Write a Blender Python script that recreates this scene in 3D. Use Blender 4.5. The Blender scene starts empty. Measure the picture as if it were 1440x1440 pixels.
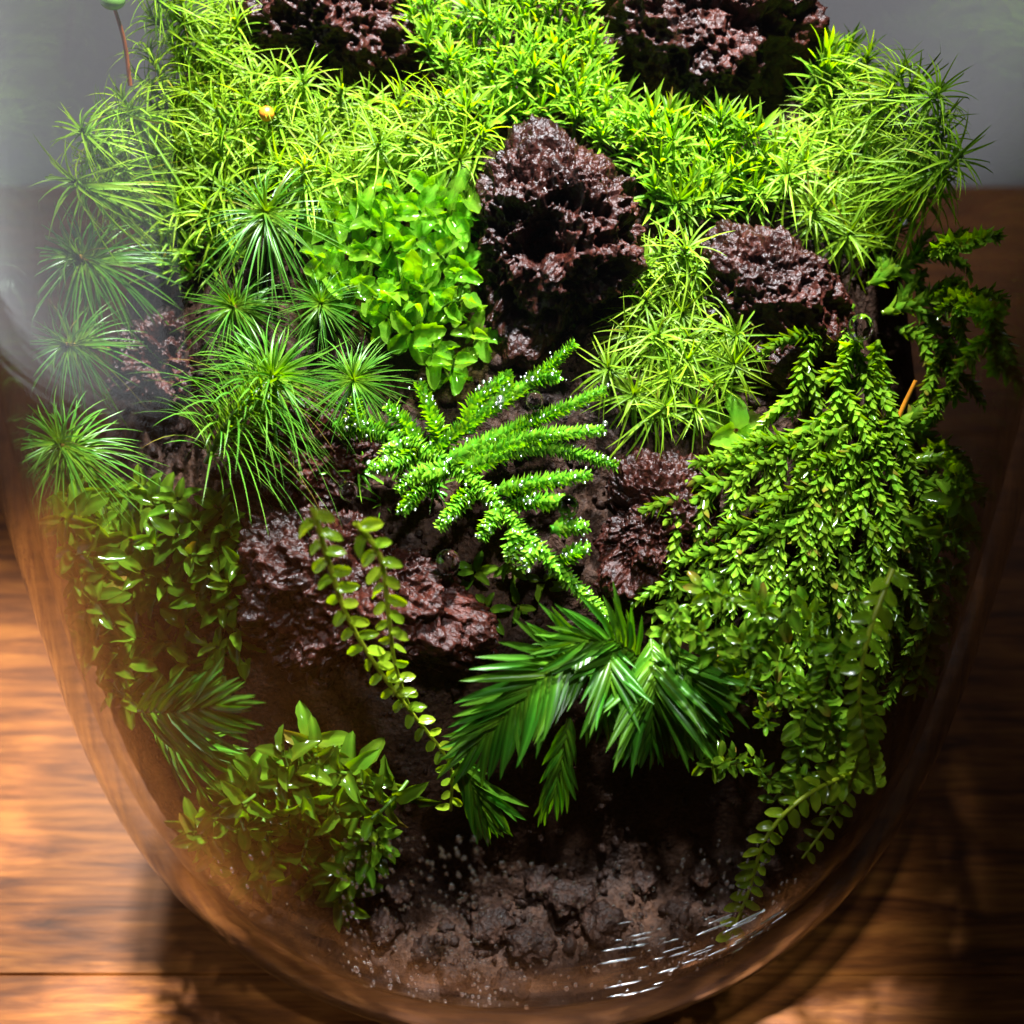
import bpy, math, random
import numpy as np
from mathutils import Matrix, Vector

SC = bpy.context.scene
COL = SC.collection
U = 0.01                       # everything below is written in centimetres
rng = np.random.default_rng(11)
random.seed(11)
TAU = 2 * math.pi

# ------------------------------------------------------------------ camera
PITCH, DIST, ZC, FOV = math.radians(40), 19.0, 5.6, math.radians(42)
CAM = np.array([0, -DIST * math.cos(PITCH), ZC + DIST * math.sin(PITCH)])
FW = np.array([0, math.cos(PITCH), -math.sin(PITCH)])
UP = np.array([0, math.sin(PITCH), math.cos(PITCH)])
RT = np.array([1.0, 0, 0])
TF = math.tan(FOV / 2)
cd = bpy.data.cameras.new('camera')
cam = bpy.data.objects.new('camera', cd)
COL.objects.link(cam)
cam.location = CAM * U
cam.rotation_euler = (math.pi / 2 - PITCH, 0, 0)
cd.sensor_fit = 'HORIZONTAL'
cd.angle = FOV
cd.clip_start, cd.clip_end = 0.005, 20
cd.dof.use_dof = True
cd.dof.focus_distance = 16.6 * U
cd.dof.aperture_fstop = 22.0
SC.camera = cam

# ------------------------------------------------------------------ world, lamps, exposure
w = bpy.data.worlds.new('World')
SC.world = w
w.use_nodes = True
bg = w.node_tree.nodes['Background']
bg.inputs[0].default_value = (0.85, 0.92, 1.0, 1)
bg.inputs[1].default_value = 0.022

def aim(o, tgt):
    d = Vector(tgt) * U - o.location
    o.rotation_euler = d.to_track_quat('-Z', 'Y').to_euler()

def lamp(name, kind, loc, tgt, energy, color, **kw):
    ld = bpy.data.lights.new(name, kind)
    ld.energy, ld.color = energy, color
    for k, v in kw.items():
        setattr(ld, k, v)
    o = bpy.data.objects.new(name, ld)
    COL.objects.link(o)
    o.location = Vector(loc) * U
    aim(o, tgt)
    return o

# a narrow LED over the jar, a desk lamp behind it on the left, an added bright panel far left, an added spot that lifts the wall
gs = lamp('grow_spot', 'SPOT', (1.8, 3.2, 30), (-0.2, 1.3, 9), 20.0, (0.93, 0.96, 1.0),
          spot_size=math.radians(29), spot_blend=0.3, shadow_soft_size=0.9 * U)
_d = (Vector((-0.2, 1.3, 9)) - Vector((1.8, 3.2, 30))).normalized()
gs.rotation_euler = (math.asin(_d.y), math.atan2(-_d.x, -_d.z), 0)
gs.scale = (1.12, 1, 1)                       # an oval beam, wider across the jar
lamp('desk_spot', 'SPOT', (-9.5, 15, 22), (-11.5, -4.5, 0), 7.5, (1.0, 0.95, 0.85),
     spot_size=math.radians(36), spot_blend=0.6, shadow_soft_size=1.3 * U)
lamp('front_spot', 'SPOT', (2.5, -9.5, 27), (0.3, -3.4, 3.6), 2.7, (0.9, 0.94, 1.0),
     spot_size=math.radians(28), spot_blend=0.7, shadow_soft_size=0.5 * U)
lamp('left_panel_light', 'AREA', (-34, 2, 9.5), (0, 2, 9.5), 0.52, (0.92, 0.94, 1.0),
     shape='RECTANGLE', size=45 * U, size_y=31 * U)  # unseen panel added to give the pale reflection in the left glass
lamp('wall_fill_spot', 'SPOT', (42, 7, 8), (2, 23, 7), 3.2, (0.93, 0.95, 1.0),
     spot_size=math.radians(42), spot_blend=0.8, shadow_soft_size=2 * U)  # added fill that only brightens the grey back wall

SC.view_settings.view_transform = 'Standard'
SC.view_settings.look = 'None'
SC.view_settings.gamma = 1
SC.view_settings.exposure = 0
SC.cycles.max_bounces = 6
SC.cycles.transparent_max_bounces = 24
SC.cycles.transmission_bounces = 6
SC.cycles.glossy_bounces = 3
SC.cycles.diffuse_bounces = 2
SC.cycles.caustics_reflective = False
SC.cycles.caustics_refractive = False
SC.cycles.sample_clamp_indirect = 4
SC.cycles.use_adaptive_sampling = True
SC.cycles.adaptive_threshold = 0.03

# ------------------------------------------------------------------ numpy noise
_perm = np.random.default_rng(5).permutation(256)
_perm = np.concatenate([_perm, _perm, _perm])
_grad = np.random.default_rng(6).normal(size=(256, 3))
_grad /= np.linalg.norm(_grad, axis=1)[:, None]

def perlin(P):
    P = np.asarray(P, float)
    i = np.floor(P).astype(int)
    f = P - i
    i &= 255
    u = f * f * f * (f * (f * 6 - 15) + 10)
    r = 0
    for dx in (0, 1):
        for dy in (0, 1):
            for dz in (0, 1):
                h = _perm[_perm[_perm[i[:, 0] + dx] + i[:, 1] + dy] + i[:, 2] + dz]
                g = _grad[h]
                d = (g * (f - np.array([dx, dy, dz]))).sum(1)
                wx = u[:, 0] if dx else 1 - u[:, 0]
                wy = u[:, 1] if dy else 1 - u[:, 1]
                wz = u[:, 2] if dz else 1 - u[:, 2]
                r = r + d * wx * wy * wz
    return r * 1.5

def fbm(P, oct=4, lac=2.1, gain=0.5):
    a, s, r = 1, 1, 0
    for k in range(oct):
        r = r + a * perlin(P * s + 17.3 * k)
        a *= gain
        s *= lac
    return r

_cell = np.random.default_rng(8).random((256, 3))

def worley(P):
    P = np.asarray(P, float)
    i = np.floor(P).astype(int)
    f = P - i
    best = np.full(len(P), 9.0)
    for dx in (-1, 0, 1):
        for dy in (-1, 0, 1):
            for dz in (-1, 0, 1):
                j = (i + np.array([dx, dy, dz])) & 255
                h = _perm[_perm[_perm[j[:, 0]] + j[:, 1]] + j[:, 2]]
                d = ((np.array([dx, dy, dz]) + _cell[h] - f) ** 2).sum(1)
                best = np.minimum(best, d)
    return np.sqrt(best)

# ------------------------------------------------------------------ materials
def newmat(name):
    m = bpy.data.materials.new(name)
    m.use_nodes = True
    nt = m.node_tree
    for n in list(nt.nodes):
        nt.nodes.remove(n)
    out = nt.nodes.new('ShaderNodeOutputMaterial')
    return m, nt, out

def N(nt, typ, ins=None, **kw):
    n = nt.nodes.new(typ)
    for k, v in kw.items():
        setattr(n, k, v)
    for k, v in (ins or {}).items():
        if isinstance(v, bpy.types.NodeSocket):
            nt.links.new(v, n.inputs[k])
        else:
            n.inputs[k].default_value = v
    return n

def ramp(nt, fac, stops):
    n = nt.nodes.new('ShaderNodeValToRGB')
    e = n.color_ramp.elements
    while len(e) < len(stops):
        e.new(0.5)
    for el, (p, c) in zip(e, stops):
        el.position = p
        el.color = (*c, 1) if len(c) == 3 else c
    nt.links.new(fac, n.inputs[0])
    return n.outputs[0]

def leaf_mat(name, base, mid, tip, trans=0.45, rough=0.28, old_at=2.0, vary=0.35, spec=0.5, veins=0.0, clear=0.0):
    m, nt, out = newmat(name)
    at = N(nt, 'ShaderNodeAttribute', attribute_name='along').outputs['Fac']
    c = ramp(nt, at, [(0.0, base), (0.45, mid), (1.0, tip)])
    oi = N(nt, 'ShaderNodeObjectInfo')
    tc = N(nt, 'ShaderNodeTexCoord')
    lr = N(nt, 'ShaderNodeAttribute', attribute_name='each').outputs['Fac']
    sm1 = N(nt, 'ShaderNodeMath', {0: oi.outputs['Random'], 1: lr}, operation='ADD')
    rnd = N(nt, 'ShaderNodeMath', {0: sm1.outputs[0]}, operation='FRACT').outputs[0]
    mid_a = N(nt, 'ShaderNodeAttribute', attribute_name='midrib').outputs['Fac']
    v1 = N(nt, 'ShaderNodeMapRange', {0: oi.outputs['Random'], 3: 1 - vary, 4: 1 + vary * 0.4})
    v2 = N(nt, 'ShaderNodeMapRange', {0: rnd, 3: 0.62, 4: 1.2})
    v3 = N(nt, 'ShaderNodeMapRange', {0: mid_a, 1: 0.5, 2: 1.0, 3: 1.0, 4: 1.0 + veins})
    vv = N(nt, 'ShaderNodeMath', {0: v1.outputs[0], 1: v2.outputs[0]}, operation='MULTIPLY')
    vw = N(nt, 'ShaderNodeMath', {0: vv.outputs[0], 1: v3.outputs[0]}, operation='MULTIPLY')
    h1 = N(nt, 'ShaderNodeMath', {0: rnd, 1: 7.31}, operation='MULTIPLY')
    h2 = N(nt, 'ShaderNodeMath', {0: h1.outputs[0]}, operation='FRACT')
    hh = N(nt, 'ShaderNodeMapRange', {0: h2.outputs[0], 3: 0.482, 4: 0.512})
    hs0 = N(nt, 'ShaderNodeHueSaturation', {'Hue': hh.outputs[0], 'Saturation': 0.97, 'Value': vw.outputs[0], 'Color': c})
    old = N(nt, 'ShaderNodeMath', {0: h2.outputs[0], 1: old_at}, operation='GREATER_THAN')     # a few yellowed, browning leaves
    oldt = N(nt, 'ShaderNodeMath', {0: old.outputs[0], 1: at}, operation='MULTIPLY')
    hs = N(nt, 'ShaderNodeMix', {0: oldt.outputs[0], 6: hs0.outputs[0], 7: (0.2, 0.12, 0.02, 1)}, data_type='RGBA')
    pb = N(nt, 'ShaderNodeBsdfPrincipled', {'Base Color': hs.outputs[2], 'Roughness': rough,
           'IOR': 1.42, 'Specular IOR Level': spec})
    tl = N(nt, 'ShaderNodeHueSaturation', {'Hue': 0.485, 'Saturation': 1.1, 'Value': 1.35, 'Color': hs.outputs[2]})
    tr = N(nt, 'ShaderNodeBsdfTranslucent', {'Color': tl.outputs[0]})
    mx = N(nt, 'ShaderNodeMixShader', {0: trans, 1: pb.outputs[0], 2: tr.outputs[0]})
    res = mx.outputs[0]
    if clear > 0:
        tp = N(nt, 'ShaderNodeBsdfTransparent', {'Color': (0.75, 0.95, 0.4, 1)})
        res = N(nt, 'ShaderNodeMixShader', {0: clear, 1: res, 2: tp.outputs[0]}).outputs[0]
    nt.links.new(res, out.inputs[0])
    return m

M = {}
M['star'] = leaf_mat('lime_moss_leaf', (0.11, 0.25, 0.003), (0.205, 0.4, 0.004), (0.28, 0.48, 0.01), 0.52, 0.45, 0.965, spec=0.25)
M['bristle'] = leaf_mat('bristle_moss_leaf', (0.06, 0.2, 0.003), (0.145, 0.37, 0.004), (0.28, 0.5, 0.015), 0.5, 0.45, 0.975, spec=0.25)
M['feather'] = leaf_mat('feather_moss_leaf', (0.15, 0.28, 0.006), (0.05, 0.19, 0.006), (0.10, 0.26, 0.02), 0.38, 0.36, 0.97, spec=0.4)
M['round'] = leaf_mat('round_leaf', (0.2, 0.38, 0.008), (0.12, 0.36, 0.008), (0.2, 0.45, 0.02), 0.55, 0.07, clear=0.36, veins=0.3, spec=0.7)
M['round_dim'] = leaf_mat('olive_round_leaf', (0.14, 0.22, 0.004), (0.075, 0.18, 0.004), (0.1, 0.22, 0.006), 0.55, 0.1, 0.96, 0.5, veins=0.5)
M['fern'] = leaf_mat('fern_moss_leaf', (0.06, 0.27, 0.004), (0.11, 0.38, 0.006), (0.24, 0.52, 0.012), 0.4, 0.22, vary=0.15)
M['tree'] = leaf_mat('tree_moss_leaf', (0.14, 0.23, 0.004), (0.09, 0.23, 0.004), (0.19, 0.34, 0.012), 0.45, 0.12, 0.97, 0.45, veins=0.4)
M['frond'] = leaf_mat('frond_leaf', (0.09, 0.23, 0.004), (0.034, 0.15, 0.004), (0.055, 0.18, 0.007), 0.42, 0.3, spec=0.35, veins=0.8)
M['strand'] = leaf_mat('strand_leaf', (0.26, 0.4, 0.004), (0.21, 0.36, 0.004), (0.28, 0.42, 0.01), 0.55, 0.16, clear=0.1)

def stem_mat(name, col, rough=0.4):
    m, nt, out = newmat(name)
    tc = N(nt, 'ShaderNodeTexCoord')
    no = N(nt, 'ShaderNodeTexNoise', {'Vector': tc.outputs['Object'], 'Scale': 350.0, 'Detail': 3.0})
    c = ramp(nt, no.outputs[0], [(0.3, tuple(0.6 * x for x in col)), (0.7, tuple(min(1, 1.3 * x) for x in col))])
    pb = N(nt, 'ShaderNodeBsdfPrincipled', {'Base Color': c, 'Roughness': rough})
    nt.links.new(pb.outputs[0], out.inputs[0])
    return m
M['stem_green'] = stem_mat('green_stem', (0.06, 0.13, 0.008))
M['stem_yellow'] = stem_mat('yellow_stem', (0.22, 0.27, 0.01))
M['stem_brown'] = stem_mat('brown_stem', (0.16, 0.09, 0.015))
M['stem_red'] = stem_mat('red_stalk', (0.26, 0.06, 0.015))
M['capsule'] = stem_mat('capsule_green', (0.12, 0.26, 0.04))
M['orange'] = stem_mat('orange_bead', (0.5, 0.18, 0.01))

def rock_mat(name, dark, red, rough=0.22, bump_s=0.9, spec=0.55):
    m, nt, out = newmat(name)
    tc = N(nt, 'ShaderNodeTexCoord')
    n1 = N(nt, 'ShaderNodeTexNoise', {'Vector': tc.outputs['Object'], 'Scale': 95.0, 'Detail': 5.0, 'Roughness': 0.65})
    n2 = N(nt, 'ShaderNodeTexNoise', {'Vector': tc.outputs['Object'], 'Scale': 1500.0, 'Detail': 3.0, 'Roughness': 0.75})
    n3 = N(nt, 'ShaderNodeTexVoronoi', {'Vector': tc.outputs['Object'], 'Scale': 1500.0})
    c = ramp(nt, n1.outputs[0], [(0.36, dark), (0.55, tuple(0.55 * a + 0.45 * b for a, b in zip(dark, red))), (0.72, red)])
    sp = ramp(nt, n2.outputs[0], [(0.35, (0.45, 0.4, 0.4)), (0.65, (1.5, 1.4, 1.35))])
    cm = N(nt, 'ShaderNodeMix', {0: 1.0, 6: c, 7: sp}, data_type='RGBA', blend_type='MULTIPLY')
    n4 = N(nt, 'ShaderNodeMath', {0: n3.outputs[0], 1: -0.6}, operation='MULTIPLY')
    h = N(nt, 'ShaderNodeMath', {0: n2.outputs[0], 1: n4.outputs[0]}, operation='SUBTRACT')
    b = N(nt, 'ShaderNodeBump', {'Strength': bump_s, 'Distance': 0.0003, 'Height': h.outputs[0]})
    rr = N(nt, 'ShaderNodeMapRange', {0: n1.outputs[0], 1: 0.3, 2: 0.7, 3: rough, 4: rough + 0.22})
    pb = N(nt, 'ShaderNodeBsdfPrincipled', {'Base Color': cm.outputs[2], 'Roughness': rr.outputs[0], 'Normal': b.outputs[0],
                                           'Specular IOR Level': spec})
    nt.links.new(pb.outputs[0], out.inputs[0])
    return m
M['lava'] = rock_mat('wet_lava', (0.007, 0.0022, 0.0014), (0.046, 0.0085, 0.0035), 0.3, 0.8, 0.24)
M['soil'] = rock_mat('wet_soil', (0.012, 0.007, 0.005), (0.05, 0.025, 0.014), 0.5, 1.0, 0.1)
M['gravel'] = rock_mat('wet_gravel', (0.007, 0.004, 0.003), (0.03, 0.014, 0.008), 0.45, 1.0, 0.1)

def glass_mat():
    m, nt, out = newmat('clear_glass')
    tc = N(nt, 'ShaderNodeTexCoord')
    mp = N(nt, 'ShaderNodeMapping', {'Vector': tc.outputs['Object'], 'Scale': (6, 6, 260)})
    n1 = N(nt, 'ShaderNodeTexNoise', {'Vector': mp.outputs[0], 'Scale': 4.0, 'Detail': 3.0})
    b = N(nt, 'ShaderNodeBump', {'Strength': 0.06, 'Distance': 0.0006, 'Height': n1.outputs[0]})
    lw = N(nt, 'ShaderNodeLayerWeight', {'Blend': 0.5})
    p = N(nt, 'ShaderNodeMath', {0: lw.outputs['Facing'], 1: 5.0}, operation='POWER')
    f = N(nt, 'ShaderNodeMapRange', {0: p.outputs[0], 3: 0.028, 4: 0.9})
    tcol = ramp(nt, lw.outputs['Facing'], [(0.0, (0.985, 0.985, 0.985)), (0.75, (0.96, 0.965, 0.96)), (1.0, (0.6, 0.64, 0.62))])
    tr = N(nt, 'ShaderNodeBsdfTransparent', {'Color': tcol})
    gl = N(nt, 'ShaderNodeBsdfGlossy', {'Color': (1, 1, 1, 1), 'Roughness': 0.03, 'Normal': b.outputs[0]})
    mx = N(nt, 'ShaderNodeMixShader', {0: f.outputs[0], 1: tr.outputs[0], 2: gl.outputs[0]})
    nt.links.new(mx.outputs[0], out.inputs[0])
    return m
M['glass'] = glass_mat()

def water_mat(name, rough, fac):
    m, nt, out = newmat(name)
    lw = N(nt, 'ShaderNodeLayerWeight', {'Blend': 0.5})
    f = N(nt, 'ShaderNodeMapRange', {0: lw.outputs['Facing'], 3: fac * 0.5, 4: fac})
    t = N(nt, 'ShaderNodeBsdfTransparent', {'Color': (0.94, 0.95, 0.96, 1)})
    g = N(nt, 'ShaderNodeBsdfGlossy', {'Color': (1, 1, 1, 1), 'Roughness': rough})
    mx = N(nt, 'ShaderNodeMixShader', {0: f.outputs[0], 1: t.outputs[0], 2: g.outputs[0]})
    nt.links.new(mx.outputs[0], out.inputs[0])
    return m
M['bead'] = water_mat('condensation_bead', 0.26, 0.65)
m, nt, out = newmat('water_drop')
nt.links.new(N(nt, 'ShaderNodeBsdfGlass', {'Color': (1, 1, 1, 1), 'Roughness': 0.03, 'IOR': 1.33}).outputs[0], out.inputs[0])
M['water'] = m

def wood_mat():
    m, nt, out = newmat('varnished_wood')
    tc = N(nt, 'ShaderNodeTexCoord')
    oi = N(nt, 'ShaderNodeObjectInfo')
    off = N(nt, 'ShaderNodeVectorMath', {0: tc.outputs['Object'], 1: oi.outputs['Location']}, operation='ADD')
    m1 = N(nt, 'ShaderNodeMapping', {'Vector': off.outputs[0], 'Scale': (26, 170, 40), 'Rotation': (0, 0, 0.05)})
    n1 = N(nt, 'ShaderNodeTexNoise', {'Vector': m1.outputs[0], 'Scale': 1.6, 'Detail': 6.0, 'Roughness': 0.62, 'Distortion': 0.7})
    m2 = N(nt, 'ShaderNodeMapping', {'Vector': off.outputs[0], 'Scale': (40, 420, 100)})
    n2 = N(nt, 'ShaderNodeTexNoise', {'Vector': m2.outputs[0], 'Scale': 2.0, 'Detail': 3.0})
    n3 = N(nt, 'ShaderNodeTexNoise', {'Vector': off.outputs[0], 'Scale': 14.0, 'Detail': 2.0})
    c = ramp(nt, n1.outputs[0], [(0.3, (0.1, 0.028, 0.006)), (0.48, (0.28, 0.09, 0.015)), (0.62, (0.42, 0.15, 0.026)), (0.78, (0.32, 0.105, 0.02))])
    c2 = ramp(nt, n2.outputs[0], [(0.35, (0.55, 0.5, 0.5)), (0.6, (1.1, 1.1, 1.1))])
    cm = N(nt, 'ShaderNodeMix', {0: 0.75, 6: c, 7: c2}, data_type='RGBA', blend_type='MULTIPLY')
    c3 = ramp(nt, n3.outputs[0], [(0.3, (0.7, 0.66, 0.66)), (0.7, (1.15, 1.12, 1.1))])
    cn = N(nt, 'ShaderNodeMix', {0: 1.0, 6: cm.outputs[2], 7: c3}, data_type='RGBA', blend_type='MULTIPLY')
    b = N(nt, 'ShaderNodeBump', {'Strength': 0.15, 'Distance': 0.0004, 'Height': n2.outputs[0]})
    pb = N(nt, 'ShaderNodeBsdfPrincipled', {'Base Color': cn.outputs[2], 'Roughness': 0.5, 'Normal': b.outputs[0], 'Specular IOR Level': 0.22})
    nt.links.new(pb.outputs[0], out.inputs[0])
    return m
M['wood'] = wood_mat()

def wall_mat():
    m, nt, out = newmat('grey_paint')
    tc = N(nt, 'ShaderNodeTexCoord')
    n1 = N(nt, 'ShaderNodeTexNoise', {'Vector': tc.outputs['Object'], 'Scale': 9.0, 'Detail': 4.0})
    c = ramp(nt, n1.outputs[0], [(0.3, (0.5, 0.5, 0.52)), (0.7, (0.6, 0.6, 0.62))])
    pb = N(nt, 'ShaderNodeBsdfPrincipled', {'Base Color': c, 'Roughness': 0.85})
    nt.links.new(pb.outputs[0], out.inputs[0])
    return m
M['wall'] = wall_mat()

# ------------------------------------------------------------------ mesh and object helpers
def mesh(name, V, F, mat, along=None, smooth=True):
    me = bpy.data.meshes.new(name)
    V = np.asarray(V, float) * U
    if isinstance(F, np.ndarray):
        nf, k = F.shape
        me.vertices.add(len(V))
        me.vertices.foreach_set('co', V.ravel())
        me.loops.add(nf * k)
        me.loops.foreach_set('vertex_index', F.astype(np.int32).ravel())
        me.polygons.add(nf)
        me.polygons.foreach_set('loop_start', np.arange(0, nf * k, k, dtype=np.int32))
        me.update(calc_edges=True)
        me.validate()
    else:
        me.from_pydata([tuple(v) for v in V], [], F)
    if along is not None:
        al = np.asarray(along, np.float32)
        for j, nm in enumerate(('along', 'each', 'midrib')):
            a = me.attributes.new(nm, 'FLOAT', 'POINT')
            a.data.foreach_set('value', np.ascontiguousarray(al[:, j]))
    if smooth:
        me.polygons.foreach_set('use_smooth', np.ones(len(me.polygons), bool))
    me.materials.append(mat)
    return me

def obj(name, me, parent=None, mat4=None, kind=None):
    o = bpy.data.objects.new(name, me)
    COL.objects.link(o)
    if parent is not None:
        o.parent = parent
    if mat4 is not None:
        o.matrix_basis = mat4
    if kind:
        o['kind'] = kind
    return o

def tag(o, label, cat, group=None):
    o['label'], o['category'] = label, cat
    if group:
        o['group'] = group
    return o

def thing(name, label, cat, mat4, group=None):
    o = obj(name, None, None, mat4)
    o.empty_display_size = 0.002
    return tag(o, label, cat, group)

def nrm(v):
    v = np.asarray(v, float)
    return v / (np.linalg.norm(v, axis=-1, keepdims=True) + 1e-12)

def frame(pos, axis, roll=0.0, scale=1.0, ref=None):
    """4x4: local z along axis, at pos (cm)."""
    z = nrm(axis)
    r = np.array([0.0, 0, 1]) if ref is None else np.asarray(ref, float)
    if abs(z @ nrm(r)) > 0.97:
        r = np.array([0.0, 1, 0.02])
    x = nrm(np.cross(r, z))
    y = np.cross(z, x)
    c, s = math.cos(roll), math.sin(roll)
    x, y = c * x + s * y, -s * x + c * y
    m = np.eye(4)
    m[:3, 0], m[:3, 1], m[:3, 2], m[:3, 3] = x * scale, y * scale, z * scale, np.asarray(pos) * U
    return Matrix(m.tolist())

def frame_xyz(pos, x, z, scale=1.0):
    """4x4: local x along x, local z close to z."""
    x = nrm(x)
    y = nrm(np.cross(z, x))
    z = np.cross(x, y)
    m = np.eye(4)
    m[:3, 0], m[:3, 1], m[:3, 2], m[:3, 3] = x * scale, y * scale, z * scale, np.asarray(pos) * U
    return Matrix(m.tolist())

PROF = {
    'linear': lambda s: (1 - s) ** 0.65 * (0.75 + 0.25 * np.minimum(1, s * 4)),
    'lance': lambda s: 1.9 * (s + 0.06) ** 0.5 * (1 - s) ** 0.8,
    'ovate': lambda s: 1.75 * (s + 0.02) ** 0.42 * (1 - s) ** 0.55,
    'round': lambda s: 1.5 * (s + 0.02) ** 0.45 * (1 - s) ** 0.4,
    'strap': lambda s: np.minimum(1, (s + 0.25) * 1.6) * np.minimum(1, (1 - s) * 2.6) ** 0.75,
}

def leaves(B, D, Nn, L, W, bend, prof='linear', k=4, fold=0.25, w_wave=0.0, rip=0.0, across=3):
    """n leaves as strips of three (or five) verts across. B base, D direction, Nn face normal, bend vector (n,3)."""
    B, D, Nn, bend = (np.asarray(a, float) for a in (B, D, Nn, bend))
    n = len(B)
    L = np.broadcast_to(np.asarray(L, float), (n,))
    W = np.broadcast_to(np.asarray(W, float), (n,))
    D = nrm(D)
    S = nrm(np.cross(Nn, D))
    Nn = np.cross(D, S)
    s = np.linspace(0, 1, k + 1)
    if across > 3:
        s = np.sin(s * math.pi / 2) if prof == 'round' else 0.5 * s + 0.5 * np.sin(s * math.pi / 2)      # finer steps towards the rounded tip
    wd = PROF[prof](s)
    C = B[:, None] + L[:, None, None] * (s[None, :, None] * D[:, None] + (s ** 2)[None, :, None] * bend[:, None])
    hw = 0.5 * W[:, None] * wd[None]
    rows = []
    qs = np.linspace(-1, 1, across)
    for q in qs:
        wave = 1 + w_wave * rng.normal(size=(n, k + 1)) * abs(q)
        up = fold * (q * q if across > 3 else abs(q)) * (1 + rip * rng.normal(size=(n, k + 1)))
        rows.append(C + S[:, None] * (hw * wave * q)[..., None] + Nn[:, None] * (hw * up)[..., None])
    V = np.stack(rows, 2).reshape(-1, 3)
    base = (np.arange(n) * across * (k + 1))[:, None, None]
    r = np.arange(k)[None, :, None] * across
    F = np.concatenate([(base + r + np.array([j, j + 1, j + 1 + across, j + across])[None, None]).reshape(-1, 4) for j in range(across - 1)])
    al = np.tile(np.repeat(s, across), n)
    ea = np.repeat(rng.random(n), across * (k + 1))
    mi = np.tile(1 - np.abs(qs), n * (k + 1))
    return V, F, np.stack([al, ea, mi], 1)

def tube(path, r0, r1, sides=6, cap=True):
    P = np.asarray(path, float)
    n = len(P)
    T = nrm(np.gradient(P, axis=0))
    ref = np.array([0.31, 0.2, 0.93])
    X = nrm(np.cross(T, ref))
    Y = np.cross(T, X)
    r = np.linspace(r0, r1, n)
    a = np.linspace(0, TAU, sides, endpoint=False)
    V = P[:, None] + r[:, None, None] * (np.cos(a)[None, :, None] * X[:, None] + np.sin(a)[None, :, None] * Y[:, None])
    V = V.reshape(-1, 3)
    F = []
    for i in range(n - 1):
        for j in range(sides):
            F.append((i * sides + j, i * sides + (j + 1) % sides, (i + 1) * sides + (j + 1) % sides, (i + 1) * sides + j))
    return V, np.array(F)

def smooth_path(pts, n=24):
    P = np.asarray(pts, float)
    if len(P) == 2:
        t = np.linspace(0, 1, n)[:, None]
        return P[0] * (1 - t) + P[1] * t
    Q = np.vstack([2 * P[0] - P[1], P, 2 * P[-1] - P[-2]])
    out = []
    m = len(P) - 1
    for t in np.linspace(0, m - 1e-6, n):
        i = int(t)
        f = t - i
        a, b, c, d = Q[i], Q[i + 1], Q[i + 2], Q[i + 3]
        out.append(0.5 * (2 * b + (c - a) * f + (2 * a - 5 * b + 4 * c - d) * f * f + (3 * b - a - 3 * c + d) * f ** 3))
    return np.array(out)

def merge(parts):
    Vs, Fs, As, o = [], [], [], 0
    for p in parts:
        V, F = p[0], p[1]
        a = p[2] if len(p) > 2 else np.full((len(V), 3), 0.2)
        Vs.append(V)
        Fs.append(F + o)
        As.append(a)
        o += len(V)
    return np.vstack(Vs), np.vstack(Fs), np.concatenate(As)

# ------------------------------------------------------------------ jar shape, mound shape, pixel -> place
JR, JZM, JN, JM, JRB, JTOP, JT = 6.51, 7.25, 3.77, 2.86, 2.16, 17.0, 0.28

def r_out(z):
    z = np.asarray(z, float)
    t = np.clip((JZM - z) / JZM, 0, 1)
    lo = JRB + (JR - JRB) * np.maximum(1e-9, 1 - t ** JN) ** (1 / JM)
    hi = JR - 1.3 * np.clip((z - JZM) / (JTOP - JZM), 0, 1) ** 2.2
    return np.where(z < JZM, lo, hi)

def r_in(z):
    zz = np.maximum(0.0, (np.asarray(z, float) - 0.35)) * JZM / (JZM - 0.35)
    return np.where(np.asarray(z) < JZM, r_out(np.minimum(zz, JZM)), r_out(z)) - JT

BUMPS = []

def sm(a, b, x):
    t = np.clip((x - a) / (b - a), 0, 1)
    return t * t * (3 - 2 * t)

def H(x, y):
    x, y = np.asarray(x, float), np.asarray(y, float)
    lip = -2.5 + 0.5 * np.sin(x * 0.9 + 0.6) * 0.6 + 0.05 * x * x * 0.6
    top = 6.1 + 0.74 * (y + 2.5)
    top = np.where(y > 4.2, top - 0.5 * (y - 4.2) ** 2, top)
    low = 2.0 + 0.12 * np.sin(1.7 * x) + 0.1 * np.cos(2.3 * x + y)
    z = low + (top - low) * sm(lip - 1.7, lip + 0.15, y)
    ax = np.abs(x + 0.0)
    z = z - 0.33 * np.maximum(0, ax - 3.1) ** 2 * sm(-4, 0, y)
    for bx, by, bh, br in BUMPS:
        z = z + bh * np.exp(-((x - bx) ** 2 + (y - by) ** 2) / (br * br))
    return np.maximum(z, 1.0)

def ray(px, py):
    d = FW + RT * ((px - 720) / 720 * TF) + UP * ((720 - py) / 720 * TF)
    return nrm(d)

_T = np.linspace(9, 30, 700)

def place(px, py, lift=0.0, margin=0.45):
    """point where the line of sight meets the planted mound (raised by lift), kept inside the glass"""
    P = CAM + _T[:, None] * ray(px, py)
    ok = (np.hypot(P[:, 0], P[:, 1]) < r_in(P[:, 2]) - margin) & (P[:, 2] > 0.9)
    if not ok.any():
        rr = np.hypot(P[:, 0], P[:, 1]) - r_in(P[:, 2])
        return P[np.argmin(rr + 100 * (P[:, 2] < 0.9))]
    P = P[ok]
    c = P[:, 2] - H(P[:, 0], P[:, 1]) - lift
    k = np.nonzero(c <= 0)[0]
    i = k[0] if len(k) else int(np.argmin(c))
    return P[i]

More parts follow.
